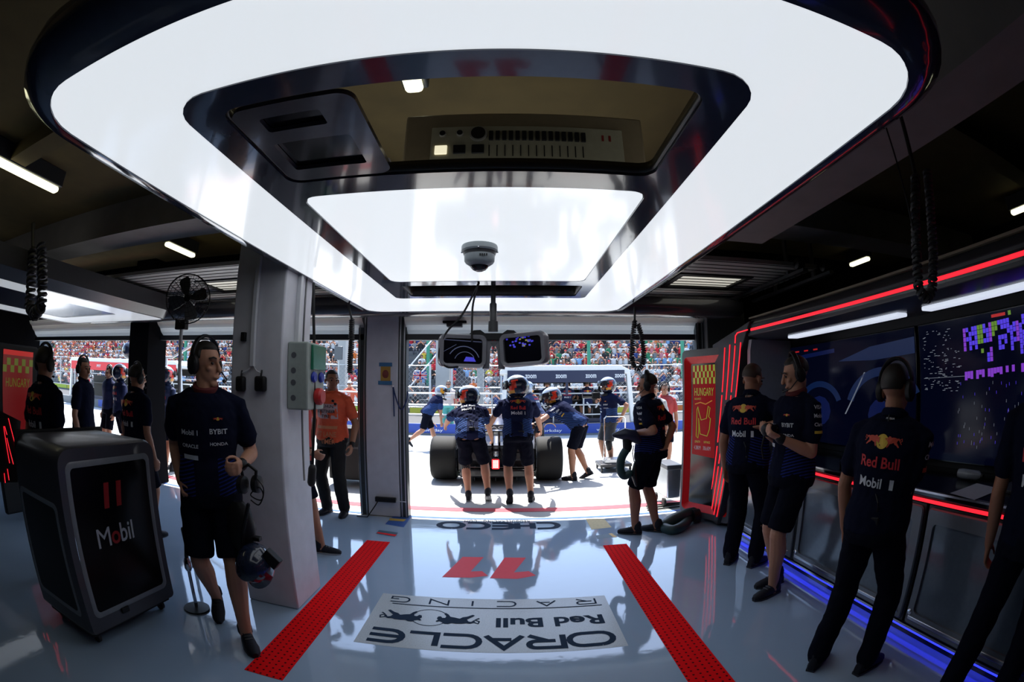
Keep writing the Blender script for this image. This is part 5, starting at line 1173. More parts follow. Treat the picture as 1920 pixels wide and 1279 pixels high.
# blower hose in the hands of the hose mechanic
hz_ = thing('blower_hose', 'dark ribbed blower with curved green hose held by the hose mechanic', 'blower', tuple(py_(1185, 815, 4.55)))
o = Vector(hz_.location); H_ = lambda x, y, d=0.: py_(x, y, 4.55 + d) - o
M_hose = mat('green_hose', (.012, .045, .045), .5)
cable([p + o for p in (H_(1178, 838), H_(1166, 858), H_(1163, 880), H_(1170, 892), H_(1180, 888))], .042, 'hose', M_hose, hz_, o, seg=14)
MB().tube([H_(1152, 816), H_(1170, 814), H_(1188, 818), H_(1196, 826)], [.025, .06, .065, .04], 14).obj('blower_body', mat('blower_blue', (.012, .016, .04), .4), hz_)
MB().tube([H_(1176, 822), H_(1176, 842)], [.05, .045], 14).obj('collar', M_dark, hz_)
MB().tube([H_(1190, 872), H_(1188, 890), H_(1192, 908)], [.03, .055, .03], 12, flat=.5).obj('nozzle_pad', M_dark, hz_)
MB().tube([H_(1188, 836), H_(1186, 850), H_(1189, 866)], .006, 6).obj('strap', M_white, hz_)
fb = thing('air_duct', 'limp teal air duct lying on the floor behind the hose mechanic feet', 'duct', tuple(pz(1262, 985)))
o = Vector(fb.location)
D_ = lambda x, y, z=.06: pz(x, y, z)
for pts, r in (([D_(1248, 985), D_(1262, 975, .1), D_(1284, 966, .12), D_(1300, 962, .1)], .07), ([D_(1246, 990, .05), D_(1262, 994, .05), D_(1280, 986, .06), D_(1292, 972, .07)], .055)):
    cable(pts, r, 'duct_tube', M_hose, fb, o, seg=14)
MB().lathe([(.05, -.05), (.085, -.04), (.085, .04), (.05, .05)], tuple(pz(1304, 968, .09) - o), 'X', 18).obj('coupling', M_dark, fb)
# trolley with black and white cables beyond the opening
tl = thing('pit_trolley', 'small silver wheeled trolley outside by the red framed panel', 'trolley', (2.12, 5.95, 0))
MB().box((-.1, -.25, .12), (.1, .25, .52)).obj('body', M_alu, tl, bevel=.02); MB().box((-.11, -.26, .5), (.11, .26, .56)).obj('lid', M_grey, tl, bevel=.01)
for y in (-.18, .18): MB().lathe([(.02, -.02), (.06, -.015), (.06, .015), (.02, .02)], (-.11, y, .062), 'X', 16).obj('wheel', M_rubber, tl)
for k in range(3):
    cb2 = MB().tube([(1.75 + .02 * k, 5.62 + .1 * k, .012), (2.1, 5.66 + .1 * k, .012), (2.6, 5.64 + .1 * k, .012)], .011, 7).obj('ground_cable', M_dark); tag(cb2, f'black cable on the ground outside the opening, {("first", "second", "third")[k]} from the threshold', 'cable', 'cables by the threshold')
# bystanders at the right of the opening
person('person in brown cap and white shirt behind the hose mechanic', (2.62, 8.2), 150, 1.62, head=(0, 8), voxel=.013, cap=mat('brown_cap', (.12, .07, .05), .8), shirt=mat('white_shirt', (.55, .55, .55), .8), skin=M_skin, bmat=mat('orange_shorts', (.55, .22, .04), .8), hair=M_hairb)
person('person in headset and red top at the edge of the red framed panel outside', (2.95, 8.6), 160, 1.64, head=(20, 8), voxel=.013, gear='headset', shirt=mat('crimson_top', (.4, .04, .04), .8), skin=M_skin, hair=M_hairb)
# ------------------------------------------------------------------ things on the pillars
zt, zb = py_(572, 640, 2.85).z, py_(572, 770, 2.85).z; zc = (zt + zb) / 2
ub = thing('socket_box', 'grey green power socket box with a green window on the white pillar', 'socket box', (-1.444, 2.86, zc)); zt -= zc; zb -= zc
M_box = mat('box_grey_green', (.3, .34, .31), .5)
MB().box((0, 0, zb), (.155, .3, zt)).obj('case', M_box, ub, bevel=.012)
MB().box((.155, .05, zt * .2), (.175, .28, zt * .93)).obj('green_window', mat('green_window', (.02, .22, .12), .15, trans=.2), ub, bevel=.004)
for y in (.09, .22): MB().lathe([(.03, .15), (.038, .165), (.03, .178)], (0, y, zb * .02), 'X', 16).obj('blue_socket', mat('socket_blue', (.01, .03, .35), .4), ub)
MB().lathe([(.045, .15), (.058, .165), (.058, .195), (.045, .21)], (0, .15, zb * .6), 'X', 18).obj('red_socket', mat('socket_red', (.5, .02, .02), .4), ub)
for z in (.6, .15, -.2, -.65): MB().lathe([(.018, 0), (.02, -.002)], (.05, 0, z * zt), 'Y', 14).obj('knockout', M_grey, ub)
MB().box((.0, .1, zt), (.03, .14, zt + 1.1)).obj('conduit', M_white, ub, smooth=False)
def on_pillar(px, py): return py_(px, py, 2.775)
for i, (px, py, lab) in enumerate(((455, 720, 'small black power adapter on the pillar front, the one nearer the walking mechanic'), (492, 720, 'larger black power adapter on the pillar front, under the conduit end'))):
    p = on_pillar(px, py); a = thing('power_adapter', lab, 'adapter', tuple(p), group='pillar adapters')
    MB().box((-.036 - .006 * i, -.05, -.05), (.036 + .006 * i, .0, .05)).obj('body', M_dark, a, bevel=.016, seg=3)
    MB().tube([(0, -.02, .05), (.005, -.02, .085)], .007, 8).obj('plug', M_greyd, a)
p = on_pillar(476, 690); cd = thing('wall_conduit', 'white painted conduit running down the pillar front to the adapters', 'conduit', (p.x, 2.775, 0))
MB().box((-.02, -.03, p.z + .01), (.012, .0, 3.2)).obj('duct', M_white, cd, bevel=.003)
for px in (455, 492):
    q = on_pillar(px, 700); MB().tube([(0, -.012, p.z + .02), ((q.x - p.x) * .5, -.02, p.z - .02), (q.x - p.x, -.02, q.z + .0)], .005, 6).obj('lead', M_white, cd)
p = on_pillar(459, 632); a = MB().box((-.018, -.03, -.03), (.018, 0, .03)).obj('junction_box', M_dark, bevel=.004); a.location = p; tag(a, 'small black junction box high on the pillar front', 'junction box')
p = py_(723, 700, 5.445); pc = thing('taped_card', 'small yellow card fixed with blue tape on the door pillar', 'card', tuple(p))
MB().box((-.06, -.003, -.1), (.06, .0, .1)).obj('card', mat('card_yellow', (.4, .22, .03), .5), pc, smooth=False)
MB().ell((0, -.004, -.01), (.04, .002, .05), seg=12).obj('picture', mat('card_dark_red', (.18, .03, .02), .5), pc)
MB().box((-.08, -.006, .08), (.08, -.002, .125)).obj('tape', mat('blue_tape', (.04, .16, .32), .6), pc, smooth=False); MB().box((-.09, -.006, -.135), (.08, -.002, -.09)).obj('tape', mat('blue_tape', (.04, .16, .32), .6), pc, smooth=False)
p = py_(737, 724, 5.44); cc = thing('hook_cord', 'blue cord looped from a hook on the door pillar', 'cord', tuple(p)); o = Vector(p)
MB().lathe([(.012, 0), (.016, -.02), (.008, -.03)], (0, 0, 0), 'Y', 10).obj('hook', M_white, cc)
cable([p, py_(742, 745, 5.420), py_(752, 768, 5.430), py_(762, 752, 5.440), py_(764, 735, 5.450)], .008, 'cord', mat('blue_cord', (.01, .03, .12), .6), cc, o); cable([p, py_(738, 745, 5.425), py_(739, 780, 5.430)], .008, 'cord', mat('blue_cord', (.01, .03, .12), .6), cc, o)
p = py_(724, 936, 5.43); a = thing('floor_socket', 'low black power strip with a lead at the foot of the door pillar', 'power strip', tuple(p))
MB().box((-.13, -.05, -.03), (.13, .0, .03)).obj('case', M_dark, a, bevel=.01); MB().tube([(-.1, -.03, -.03), (-.12, -.06, -.07), (-.22, -.1, -p.z + .01), (-.35, -.1, -p.z + .01)], .007, 6).obj('lead', M_dark, a)
MB().tube([(.13, -.03, -.01), (.25, -.03, -.015)], .006, 6).obj('lead', M_white, a)
# ------------------------------------------------------------------ hanging cables and coils
def coil(path, R, r, turns):
    P = [Vector(p) for p in path]; L = [0]
    for i in range(len(P) - 1): L.append(L[-1] + (P[i + 1] - P[i]).length)
    n = turns * 12; out = []
    for k in range(n + 1):
        d = L[-1] * k / n; i = max(j for j in range(len(P) - 1) if L[j] <= d + 1e-9); u = (d - L[i]) / (L[i + 1] - L[i]); c = P[i].lerp(P[i + 1], u); t = (P[i + 1] - P[i]).normalized()
        a = t.orthogonal().normalized() if abs(t.x) > .9 else (Vector((1, 0, 0)) - t * t.x).normalized(); b_ = t.cross(a); q = 2 * PI * k / 12
        out.append(c + a * R * math.cos(q) + b_ * R * math.sin(q))
    return MB().tube(out, r, 5)
def loop(px, Y, pts): return [py_(x, y, Y) for x, y in pts]
def coil_thing(lab, Y, top, path, R, r, turns):
    p = py_(*top, Y); th = thing('coiled_cable', lab, 'cable', tuple(p)); M = Matrix.Translation(-p)
    q = [M @ v for v in loop(0, Y, path)]; up_ = .08 if 'console hood' in lab else 0
    coil(q, R, r, turns).obj('coil', M_rubber, th); MB().tube([Vector((0, 0, up_)), Vector(), q[0].lerp(Vector(), .4), q[0]], r * 1.3, 7).obj('lead', M_rubber, th)
    MB().tube([q[0], q[0] + Vector((0, 0, -.05))], R * .9, 10).obj('gland', M_dark, th); return th
coil_thing('black coiled cable with a straight drop hanging between the white pillars', 4.2, (652, 566), [(660, 600), (659, 640), (657, 672), (656, 700)], .022, .008, 26)
coil_thing('black coiled cable looped like a U right of the twin screens', 4.3, (1190, 576), [(1190, 602), (1186, 640), (1184, 672), (1190, 690), (1197, 692), (1205, 684), (1207, 660), (1203, 630), (1196, 608)], .019, .008, 44)
coil_thing('large black coiled cable looped in front of the console hood', 1.2, (1690, 222), [(1716, 330), (1716, 400), (1718, 470), (1722, 540), (1735, 562), (1748, 545), (1750, 480), (1745, 400), (1738, 320)], .017, .0085, 52)
coil_thing('black coiled cable looped in front of the second canopy at far left', 2.3, (62, 420), [(62, 470), (58, 540), (55, 575), (65, 590), (78, 575), (80, 530), (78, 460)], .045, .018, 26)
p = py_(588, 532, 3.0); th = thing('drop_cable', 'straight black cable dropping from the canopy edge in front of the socket box', 'cable', tuple(p))
MB().tube([Vector(), py_(589, 640, 3.0) - p, py_(590, 780, 2.98) - p, py_(586, 880, 2.95) - p], .011, 8).obj('cord', M_dark, th); MB().tube([py_(586, 878, 2.95) - p, py_(584, 905, 2.95) - p], .03, 10).obj('connector', M_rubber, th)
p = py_(1712, 430, 1.2); th = thing('pull_switch', 'slim black pull switch hanging beside the large coiled cable', 'switch', tuple(p)); MB().tube([(0, 0, 2.76 - p.z), (0, 0, -.02)], .004, 6).obj('cord', M_dark, th); MB().tube([(0, 0, -.02), (0, 0, -.11)], [.01, .018], 10).obj('handle', M_greyd, th)
# ------------------------------------------------------------------ fan on the neighbouring canopy edge
fc = py_(352, 560, 3.05); fn = thing('desk_fan', 'black wire cage fan mounted high beside the second canopy', 'fan', tuple(fc), math.radians(28))
mb = MB()
for k in range(5):
    R = .05 + .035 * k
    mb.tube([Vector((R * math.cos(a), -.05 - .03 * (1 - (R / .2) ** 2), R * math.sin(a))) for a in [2 * PI * j / 28 for j in range(28)]], .0022, 4, closed=True, caps=False)
for k in range(24):
    a = 2 * PI * k / 24; c, s_ = math.cos(a), math.sin(a)
    for sg in (-1, 1): mb.tube([Vector((.03 * c, sg * .085, .03 * s_)), Vector((.13 * c, sg * .072, .13 * s_)), Vector((.19 * c, sg * .045, .19 * s_)), Vector((.2 * c, 0, .2 * s_))], .0018, 4)
mb.tube([Vector((.2 * math.cos(a), 0, .2 * math.sin(a))) for a in [2 * PI * j / 32 for j in range(32)]], .005, 6, closed=True, caps=False)
mb.obj('cage', M_dark, fn)
for k in range(4):
    a = PI / 2 * k + .3; mb = MB(); ax = Vector((math.cos(a), 0, math.sin(a))); tn = Vector((-math.sin(a), 0, math.cos(a)))
    mb.loft([[ax * r + tn * (w * c0) + Vector((0, .02 * c0 * 1.0 + d, 0)) for c0, d in ((-1, -.002), (1, -.002), (1, .002), (-1, .002))] for r, w in ((.03, .02), (.09, .045), (.15, .055), (.175, .035))]); mb.obj('blade', M_greyd, fn)
MB().lathe([(.03, -.03), (.034, .0), (.05, .05), (.05, .14), (.03, .16)], (0, 0, 0), 'Y', 18).obj('motor', M_dark, fn)
MB().tube([(0, .08, 0), (-.02, .1, -.1), (-.03, .1, -.2)], .014, 8).obj('bracket', M_dark, fn)
p = py_(338, 655, 3.12); th = thing('support_pole', 'pale slim pole standing under the wire cage fan', 'pole', (p.x, 3.12, 0))
MB().lathe([(.06, 0), (.06, .01), (.02, .02)], seg=16).obj('foot', M_greyd, th); MB().lathe([(.016, .02), (.016, fc.z - .22)], seg=12).obj('tube', M_white, th); MB().box((-.06, -.03, fc.z - .24), (.06, .03, fc.z - .16)).obj('clamp', M_dark, th, bevel=.008)
# door hardware under the ceiling at the right
for i, (x, y) in enumerate(((2.75, 3.5), (3.1, 3.5))):
    th = thing('door_track', ('grey overhead door track under the ceiling right of the roller door', 'second overhead door track nearer the console hood')[i], 'door track', (x, 4.4, 2.62))
    MB().box((-.03, -.8, -.03), (.03, .9, .0)).obj('rail', M_greyd, th, smooth=False)
    for k in (-.5, .3): MB().box((-.012, k, 0), (.012, k + .05, .36)).obj('hanger', M_greyd, th, smooth=False)
    MB().lathe([(.03, -.05), (.05, -.04), (.05, .04), (.03, .05)], (0, -.7, .06), 'X', 14).obj('roller', M_dark, th)
sv = thing('shutter_lamp', 'small black floodlight on the roller door above the twin screens', 'lamp', tuple(py_(853, 602, 5.45)))
MB().box((-.14, -.05, -.03), (.14, .04, .04)).obj('bracket', M_dark, sv, bevel=.008); MB().box((-.09, -.08, -.075), (.09, .03, -.03)).obj('body', M_greyd, sv, bevel=.01)
# ------------------------------------------------------------------ pit wall
YB = 15.1
M_brd = mat('board_blue', (.012, .05, .3), .5); M_brg = mat('barrier_grey', (.13, .14, .15), .7); M_galv = mat('galvanised', (.5, .52, .54), .4, .6)
for k in range(-9, 8):
    x0 = k * 3.8 + .4
    if not (-22 < x0 < 14): continue
    lab = 'blue pit wall board with white lettering' 
    pos = {0: 'blue pit wall board directly behind the right tyre and leaning mechanic', -1: 'blue pit wall board behind the left tyre and bending mechanic', 1: 'blue pit wall board behind the cameraman and hose mechanic'}
    bd = thing('barrier_board', pos.get(k, 'blue lettered pit wall board along the pit lane seen through the side openings'), 'barrier board', (x0, YB, 0), group='pit wall boards')
    MB().box((0, 0, .03), (3.78, .12, .36)).obj('panel', M_brd, bd, smooth=False); MB().box((0, -.03, 0), (3.78, .1, .06)).obj('kerb', M_brg, bd, smooth=False)
    mb = MB()
    for x in (.95, 2.85):
        put_text(mb, 'workday', .12, (x, -.006, .15), (1, 0, 0), (0, 0, 1), .78, bold=.015)
        N = 14; a = [Vector((x + r * math.cos(q), -.006, .2 + r * math.sin(q))) for r in (.19, .215) for q in [math.radians(20 + 140 * i / N) for i in range(N + 1)]]
        mb.add(a, [(i, i + 1, N + 2 + i, N + 1 + i) for i in range(N)], 1)
    mb.obj('lettering', [mat('lettering_white', (.6, .62, .66), .6), mat('lettering_orange', (.6, .3, .12), .6)], bd, smooth=False)
struct(MB().box((-30, YB + .13, 0), (24, YB + .5, .34)).obj('wall_pit', M_brg, smooth=False))
# rails on the pit wall
for x0 in (-16, -12, -8, -4, 0, 4, 8):
    rl_ = thing('guard_rail', 'galvanised guard rail standing along the top of the pit wall', 'railing', (x0, YB + .4, .34), group='pit wall rails')
    mb = MB()
    for z in (.3, .62, 1.0): MB().tube([(0, 0, z), (4, 0, z)], .025, 6).obj('rail', M_galv, rl_)
    for k in range(4): MB().tube([(.5 + k, 0, 0), (.5 + k, 0, 1.0)], .025, 6).obj('post', M_galv, rl_)
# team stand on the pit wall
def pit_stand(lab, x0, x1, fascia, word, n_seat, nm='pit_stand', seats=True):
    Y0 = YB + .55; st = thing(nm, lab, 'pit wall stand', (0, Y0, 0)); mid = (x0 + x1) / 2
    M_w = mat('stand_white', (.6, .6, .58), .5)
    mb = MB(); mb.loft([[Vector((x, y, z)) for x, z in ((x0 - .25, 2.08), (x0 - .05, 2.26), (x1 - .15, 2.26), (x1 + .2, 2.1), (x1 + .2, 1.96), (x0 - .25, 1.96))] for y in (-.35, 1.6)]); mb.obj('roof', M_w, st, bevel=.04)
    MB().box((x0, -.37, 1.7), (x1, -.3, 2.09)).obj('fascia', fascia, st, bevel=.01)
    mb = MB(); k = int((x1 - x0) / .95)
    for i in range(k): put_text(mb, word, .12, (x0 + .75 + i * .98, -.376, 1.9), (1, 0, 0), (0, 0, 1), .36, bold=.03)
    mb.obj('lettering', L_wht, st, smooth=False)
    MB().prism([(x0 - .25, .36), (x0 - .1, .36), (x0 + .02, 2.0), (x0 - .12, 2.0)], -.02, .12, Matrix(((1, 0, 0, 0), (0, 0, -1, -.2), (0, 1, 0, 0), (0, 0, 0, 1)))).obj('post', M_w, st, bevel=.02)
    MB().prism([(x1 + .22, .36), (x1 + .38, .36), (x1 + .2, 2.1), (x1 + .06, 2.1)], -.02, .14, Matrix(((1, 0, 0, 0), (0, 0, -1, -.2), (0, 1, 0, 0), (0, 0, 0, 1)))).obj('post', M_w, st, bevel=.02)
    MB().box((mid - .04, -.34, 1.3), (mid + .04, -.25, 1.75)).obj('post', fascia, st, smooth=False)
    MB().box((x0, 1.45, .4), (x1, 1.52, 1.45)).obj('back_panel', M_dark, st, smooth=False); MB().box((x0, 1.4, 1.68), (x1, 1.5, 2.0)).obj('back_panel', M_dark, st, smooth=False)
    MB().box((x0, .9, 1.06), (x1, 1.45, 1.1)).obj('counter', M_greyd, st, smooth=False); MB().box((x0, .0, .35), (x1, .7, .42)).obj('platform', M_greyd, st, smooth=False)
    MB().box((x0, -.04, .345), (x1, .02, .5)).obj('front_panel', M_body, st, smooth=False)
    for i in range(n_seat):
        x = x0 + .55 + i * (x1 - x0 - .8) / max(n_seat - 1, 1)
        mn = MB().box((x - .26, 1.3, 1.14), (x + .26, 1.38, 1.44)).obj('monitor', M_dark, st, smooth=False)
        sl = thing('pit_stool', 'dark high stool with pale splayed arms on the pit wall stand', 'stool', (x + .02, Y0 + .25, .42), group='pit wall stools') if seats else None
        if sl:
            MB().box((-.17, -.15, .42), (.17, .15, .47)).obj('seat', M_dark, sl, bevel=.02); MB().tube([(0, 0, .02), (0, 0, .42)], .03, 8).obj('pillar', M_greyd, sl)
            MB().lathe([(.16, 0), (.16, .02), (.04, .03)], seg=14).obj('base', M_dark, sl)
            for sx in (-1, 1): MB().tube([(sx * .1, -.16, .44), (sx * .2, -.17, .6)], .03, 6).obj('arm', M_white, sl)
    return st
pit_stand('white roofed pit wall stand with blue fascia and white lettering behind the car', .0, 3.85, M_body, 'zoom', 5)
pit_stand('pit wall stand with white roof and red fascia seen through the left bay', -21.5, -13.2, mat('fascia_red', (.55, .02, .03), .5), 'PIT', 0, seats=False)
SEATX = [.6, 1.35, 2.02, 2.72, 3.6]
for k, x in enumerate(SEATX):
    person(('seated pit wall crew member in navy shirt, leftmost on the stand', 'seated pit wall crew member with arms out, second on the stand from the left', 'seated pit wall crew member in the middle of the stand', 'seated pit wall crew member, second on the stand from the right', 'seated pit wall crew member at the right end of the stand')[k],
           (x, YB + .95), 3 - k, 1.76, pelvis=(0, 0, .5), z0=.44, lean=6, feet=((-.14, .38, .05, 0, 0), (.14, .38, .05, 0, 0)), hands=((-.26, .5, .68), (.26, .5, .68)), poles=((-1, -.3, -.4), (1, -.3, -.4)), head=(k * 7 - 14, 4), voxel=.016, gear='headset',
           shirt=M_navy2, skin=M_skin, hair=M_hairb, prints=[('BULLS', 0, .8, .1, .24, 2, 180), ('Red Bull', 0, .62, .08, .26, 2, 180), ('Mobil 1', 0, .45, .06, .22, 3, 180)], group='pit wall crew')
at, yw = (-1.98, 15.9), 178
person('person in teal and white shirt with sunglasses by the concrete column', at, yw, 1.79, head=(0, 2), voxel=.014, shirt=mat('white_teal_shirt', (.55, .45, .4), .8), bmat=mat('teal_trousers', (.1, .4, .36), .8), bottom='trousers', glasses=True, skin=M_skin, collar=mat('teal_cloth', (.08, .42, .36), .8), prints=[('BAR', 0, .6, .05, .2, 3, 0), ('BAR', 0, .4, .05, .2, 3, 0)])
at, yw = (-5.5, 15.9), 170
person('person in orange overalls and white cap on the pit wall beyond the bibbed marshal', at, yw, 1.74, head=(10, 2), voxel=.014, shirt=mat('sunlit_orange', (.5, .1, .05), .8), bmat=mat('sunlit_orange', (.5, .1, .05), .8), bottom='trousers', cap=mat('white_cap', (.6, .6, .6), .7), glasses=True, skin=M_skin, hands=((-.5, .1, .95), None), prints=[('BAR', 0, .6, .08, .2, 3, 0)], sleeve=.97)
# black equipment case outside behind the marshal
eq = thing('flight_case', 'low black flight case outside behind the bibbed marshal', 'case', (-2.0, 7.3, 0))
MB().box((-.8, -.3, .1), (.2, .3, .92)).obj('case', M_dark, eq, bevel=.02); MB().box((-.81, -.31, .6), (.21, .31, .63)).obj('lid_edge', M_greyd, eq, smooth=False)
for x in (-.7, .1):
    for y in (-.2, .2): MB().lathe([(.02, -.02), (.05, -.015), (.05, .015), (.02, .02)], (x, y, .05), 'X', 12).obj('caster', M_rubber, eq)
# navy roof post of the next garage at left and a lifting arm
bp_ = thing('banner_post', 'dark blue round post standing outside the left bay', 'post', (-8.6, 8.3, 0)); MB().lathe([(.2, 0), (.2, .04), (.13, .06), (.13, 3.2)], seg=20).obj('shaft', M_body, bp_); MB().ell((-.2, -.1, 2.15), (.18, .18, .2), seg=14).obj('lamp', M_hnv, bp_)
gm = thing('gantry_arm', 'white tubular wheel gun gantry outside the left bay', 'gantry', (-7.4, 8.2, 0)); MB().tube([(0, 0, 0), (0, 0, 2.0)], .035, 8).obj('mast', M_white, gm); MB().tube([(-.9, 0, 2.02), (.2, 0, 2.02), (1.4, .1, 2.6)], .03, 8).obj('arm', M_white, gm); MB().tube([(-.3, 0, 2.02), (-.2, 0, 1.2)], .02, 6).obj('hose', M_dark, gm); MB().lathe([(.25, 0), (.25, .05)], seg=16).obj('base', M_greyd, gm)
# ------------------------------------------------------------------ track side wall, columns, catch fence
YF = 25.
struct(MB().box((-60, YB + 2, -.003), (60, YF, .0)).obj('track_surface', mat('asphalt', (.06, .06, .062), .9), smooth=False))
M_conc = mat('pale_concrete', (.42, .41, .39), .85, var=.1, scale=2)
tw = struct(MB().box((-60, YF, 0), (60, YF + .4, .38)).obj('wall_track', M_brg, smooth=False))
rnd = random.Random(2)
x = -46; k = 0
while x < 20:
    w = 3.4; o = MB().box((x, YF - .03, .12), (x + w - .1, YF - .005, .4)).obj('ad_board', [mat('ad_yellow', (.5, .45, .04), .6), mat('ad_orange', (.6, .16, .03), .6), mat('ad_lime', (.4, .5, .05), .6)][k % 3], smooth=False)
    tag(o, ('yellow', 'orange', 'lime green')[k % 3] + ' advertising board at the foot of the catch fence', 'advertising board', 'trackside boards ' + ('yellow', 'orange', 'lime')[k % 3]); x += w; k += 1
for cx, w, lab in ((-3.6, .78, 'wide pale concrete column behind the catch fence left of the pit stand'), (-1.5, .36, 'narrow pale concrete column between fence panels behind the car'), (-9.6, .5, 'pale concrete column seen between the white pillars')):
    o = MB().box((-w / 2, 0, 0), (w / 2, .6, 6.5)).obj('concrete_column', M_conc, bevel=.03); o.location = (cx, YF + 1.2, 0); tag(o, lab, 'column')
M_wire = mat('fence_wire', (.28, .3, .31), .5, .4); M_green = mat('green_post', (.03, .22, .14), .6)
for x0, x1, lab in ((-46, -30, 'catch fence section at the far left of the grandstand'), (-30, -14, 'catch fence section seen through the left bay'), (-14, -4.2, 'catch fence section left of the wide concrete column'), (-3, 5, 'catch fence section behind the pit wall stand'), (5, 16, 'catch fence section right of the pit wall stand')):
    th = thing('catch_fence', lab, 'fence', (x0, YF + .6, 0)); L = x1 - x0; n = max(2, int(L / 2.6))
    for k in range(n + 1): MB().box((L * k / n - .05, -.05, 0), (L * k / n + .05, .05, 2.75)).obj('post', M_galv, th, smooth=False)
    mb = MB(); h0, h1 = .4, 2.7; sp_ = .26; m_ = int((L + 2.3) / sp_)
    for k in range(m_):
        for sg in (1, -1):
            a0 = (k * sp_ - 2.3) if sg > 0 else k * sp_; pa, pb = Vector((a0, 0, h0)), Vector((a0 + sg * 2.3, 0, h1))
            lo, hi = 0., 1.; dx = pb.x - pa.x
            if dx: 
                ta, tb2 = (0 - pa.x) / dx, (L - pa.x) / dx; lo, hi = max(lo, min(ta, tb2)), min(hi, max(ta, tb2))
            if hi <= lo: continue
            A_, B_ = pa.lerp(pb, lo), pa.lerp(pb, hi); w = Vector((0, 0, .011)); mb.loft([[q - w, q + Vector((0, -.006, 0)), q + w, q + Vector((0, .006, 0))] for q in (A_, B_)])
    mb.obj('wire_mesh', M_wire, th, smooth=False)
    for z in (.42, 1.5, 2.68): MB().tube([(0, -.02, z), (L, -.02, z)], .025, 6).obj('rail', M_galv, th)
# ------------------------------------------------------------------ grandstand with spectators
YS, ZS, DY, DZ = 30., .2, .85, .46; ROWS = 15
mb = MB()
for k in range(ROWS): mb.box((-75, YS + k * DY, -.0), (32, YS + (k + 1) * DY, ZS + k * DZ))
struct(mb.obj('terrain_grandstand', mat('stand_concrete', (.1, .105, .11), .9), smooth=False)); bpy.data.objects['terrain_grandstand'].name = 'floor_grandstand'
struct(MB().box((-75, YS + ROWS * DY, 0), (32, YS + ROWS * DY + .4, 12)).obj('wall_grandstand', mat('stand_back', (.2, .22, .23), .9), smooth=False))
for x, h in ((5.75, 7), (12.9, 7), (-5.6, 7), (-27.5, 7)):
    o = MB().box((-.11, -.11, 0), (.11, .11, h)).obj('roof_post', M_green, smooth=False); o.location = (x, YS + 3.2, 0); tag(o, 'green steel roof post rising through the spectators', 'post', 'grandstand posts')
sr = thing('stair_rail', 'diagonal pale stair rail in the grandstand left of the twin screens', 'railing', (-6.1, YS - .1, 0))
MB().tube([(-1.5, 0, 1.2), (1.2, 2.2, 5.)], .05, 6).obj('rail', M_galv, sr); MB().tube([(-1.2, 0, .2), (1.5, 2.2, 4.)], .05, 6).obj('rail', M_galv, sr)
SH = {'white': (.6, .6, .6), 'red': (.5, .02, .03), 'black': (.015, .015, .018), 'navy blue': (.02, .04, .16), 'orange': (.6, .14, .02), 'grey': (.2, .21, .22), 'pale blue': (.2, .36, .6), 'green': (.03, .2, .1), 'pink': (.55, .22, .25), 'yellow': (.6, .5, .06)}
WT = {'white': 36, 'red': 15, 'black': 18, 'navy blue': 13, 'orange': 4, 'grey': 12, 'pale blue': 7, 'green': 4, 'pink': 4, 'yellow': 2}
HC = {'dark hair': (.02, .013, .01), 'white cap': (.6, .6, .6), 'red cap': (.45, .02, .03), 'navy cap': (.015, .025, .08)}
def spectator_mb(pose):
    mb = MB(); ring = lambda w, d, z, y=0.: [Vector((w * math.cos(2 * PI * j / 8), y + d * math.sin(2 * PI * j / 8), z)) for j in range(8)]
    mb.loft([ring(.17, .12, .0), ring(.18, .13, .15), ring(.2, .12, .4), ring(.19, .1, .5), ring(.06, .06, .56)], 0)
    mb.loft([ring(.05, .05, .55), ring(.085, .1, .64), ring(.085, .1, .72), ring(.05, .06, .8)], 1); mb.loft([ring(.088, .1, .7, .012), ring(.095, .11, .745, .012), ring(.06, .07, .83, .01)], 2)
    for sx in (-1, 1):
        e, h = ((sx * .26, -.04, .28), (sx * .12, -.26, .16)) if pose == 0 else (((sx * .28, -.1, .4), (sx * .08, -.2, .62)) if pose == 1 else ((sx * .3, 0, .55), (sx * .26, -.02, .86)))
        mb.tube([(sx * .2, 0, .46), e], .055, 6, mi=0); mb.tube([e, h], .045, 6, mi=1)
        mb.tube([(sx * .09, -.06, .02), (sx * .1, -.42, .04), (sx * .1, -.46, -.32)], .075, 6, mi=3)
    return mb
M_leg = mat('spectator_trousers', (.04, .045, .06), .9); SM = {c: mat('spectator_' + c.replace(' ', '_'), v, .85, var=0) for c, v in SH.items()}; HM = {c: mat('spectator_' + c.replace(' ', '_'), v, .8, var=0) for c, v in HC.items()}
TPL = [spectator_mb(p) for p in range(3)]
cols = [c for c, w in WT.items() for _ in range(w)]; hcs = ['dark hair'] * 5 + ['white cap'] * 3 + ['red cap', 'navy cap']
MESH = {}
def spec_mesh(c, h, p):
    if (c, h, p) not in MESH:
        me = TPL[p].mesh('spectator', [SM[c], M_skin, HM[h], M_leg]); shade(me, 80); MESH[(c, h, p)] = me
    return MESH[(c, h, p)]
rnd = random.Random(11); seats = []
for k in range(ROWS):
    y = YS + k * DY + .5; z = ZS + k * DZ + .12
    n = int(100 / .52)
    for i in range(n):
        x = -72 + i * .52 + rnd.uniform(-.07, .07)
        if rnd.random() < (.1 if k > 3 else .45): continue
        if abs(x + 7.6) < .9 and k < 9: continue
        seats.append((x, y + rnd.uniform(-.05, .05), z, rnd.choice(cols), rnd.choice(hcs), rnd.choice((0, 0, 1, 1, 0, 2)), rnd.uniform(-.35, .35)))
def pix(x, y, z):
    d = CM.transposed() @ (Vector((x, y, z)) - EYE).normalized(); th = math.acos(d.y); r = 2 * FPX * math.sin(th / 2); s = math.hypot(d.x, d.z); return 960 + d.x / s * r, 639.5 - d.z / s * r
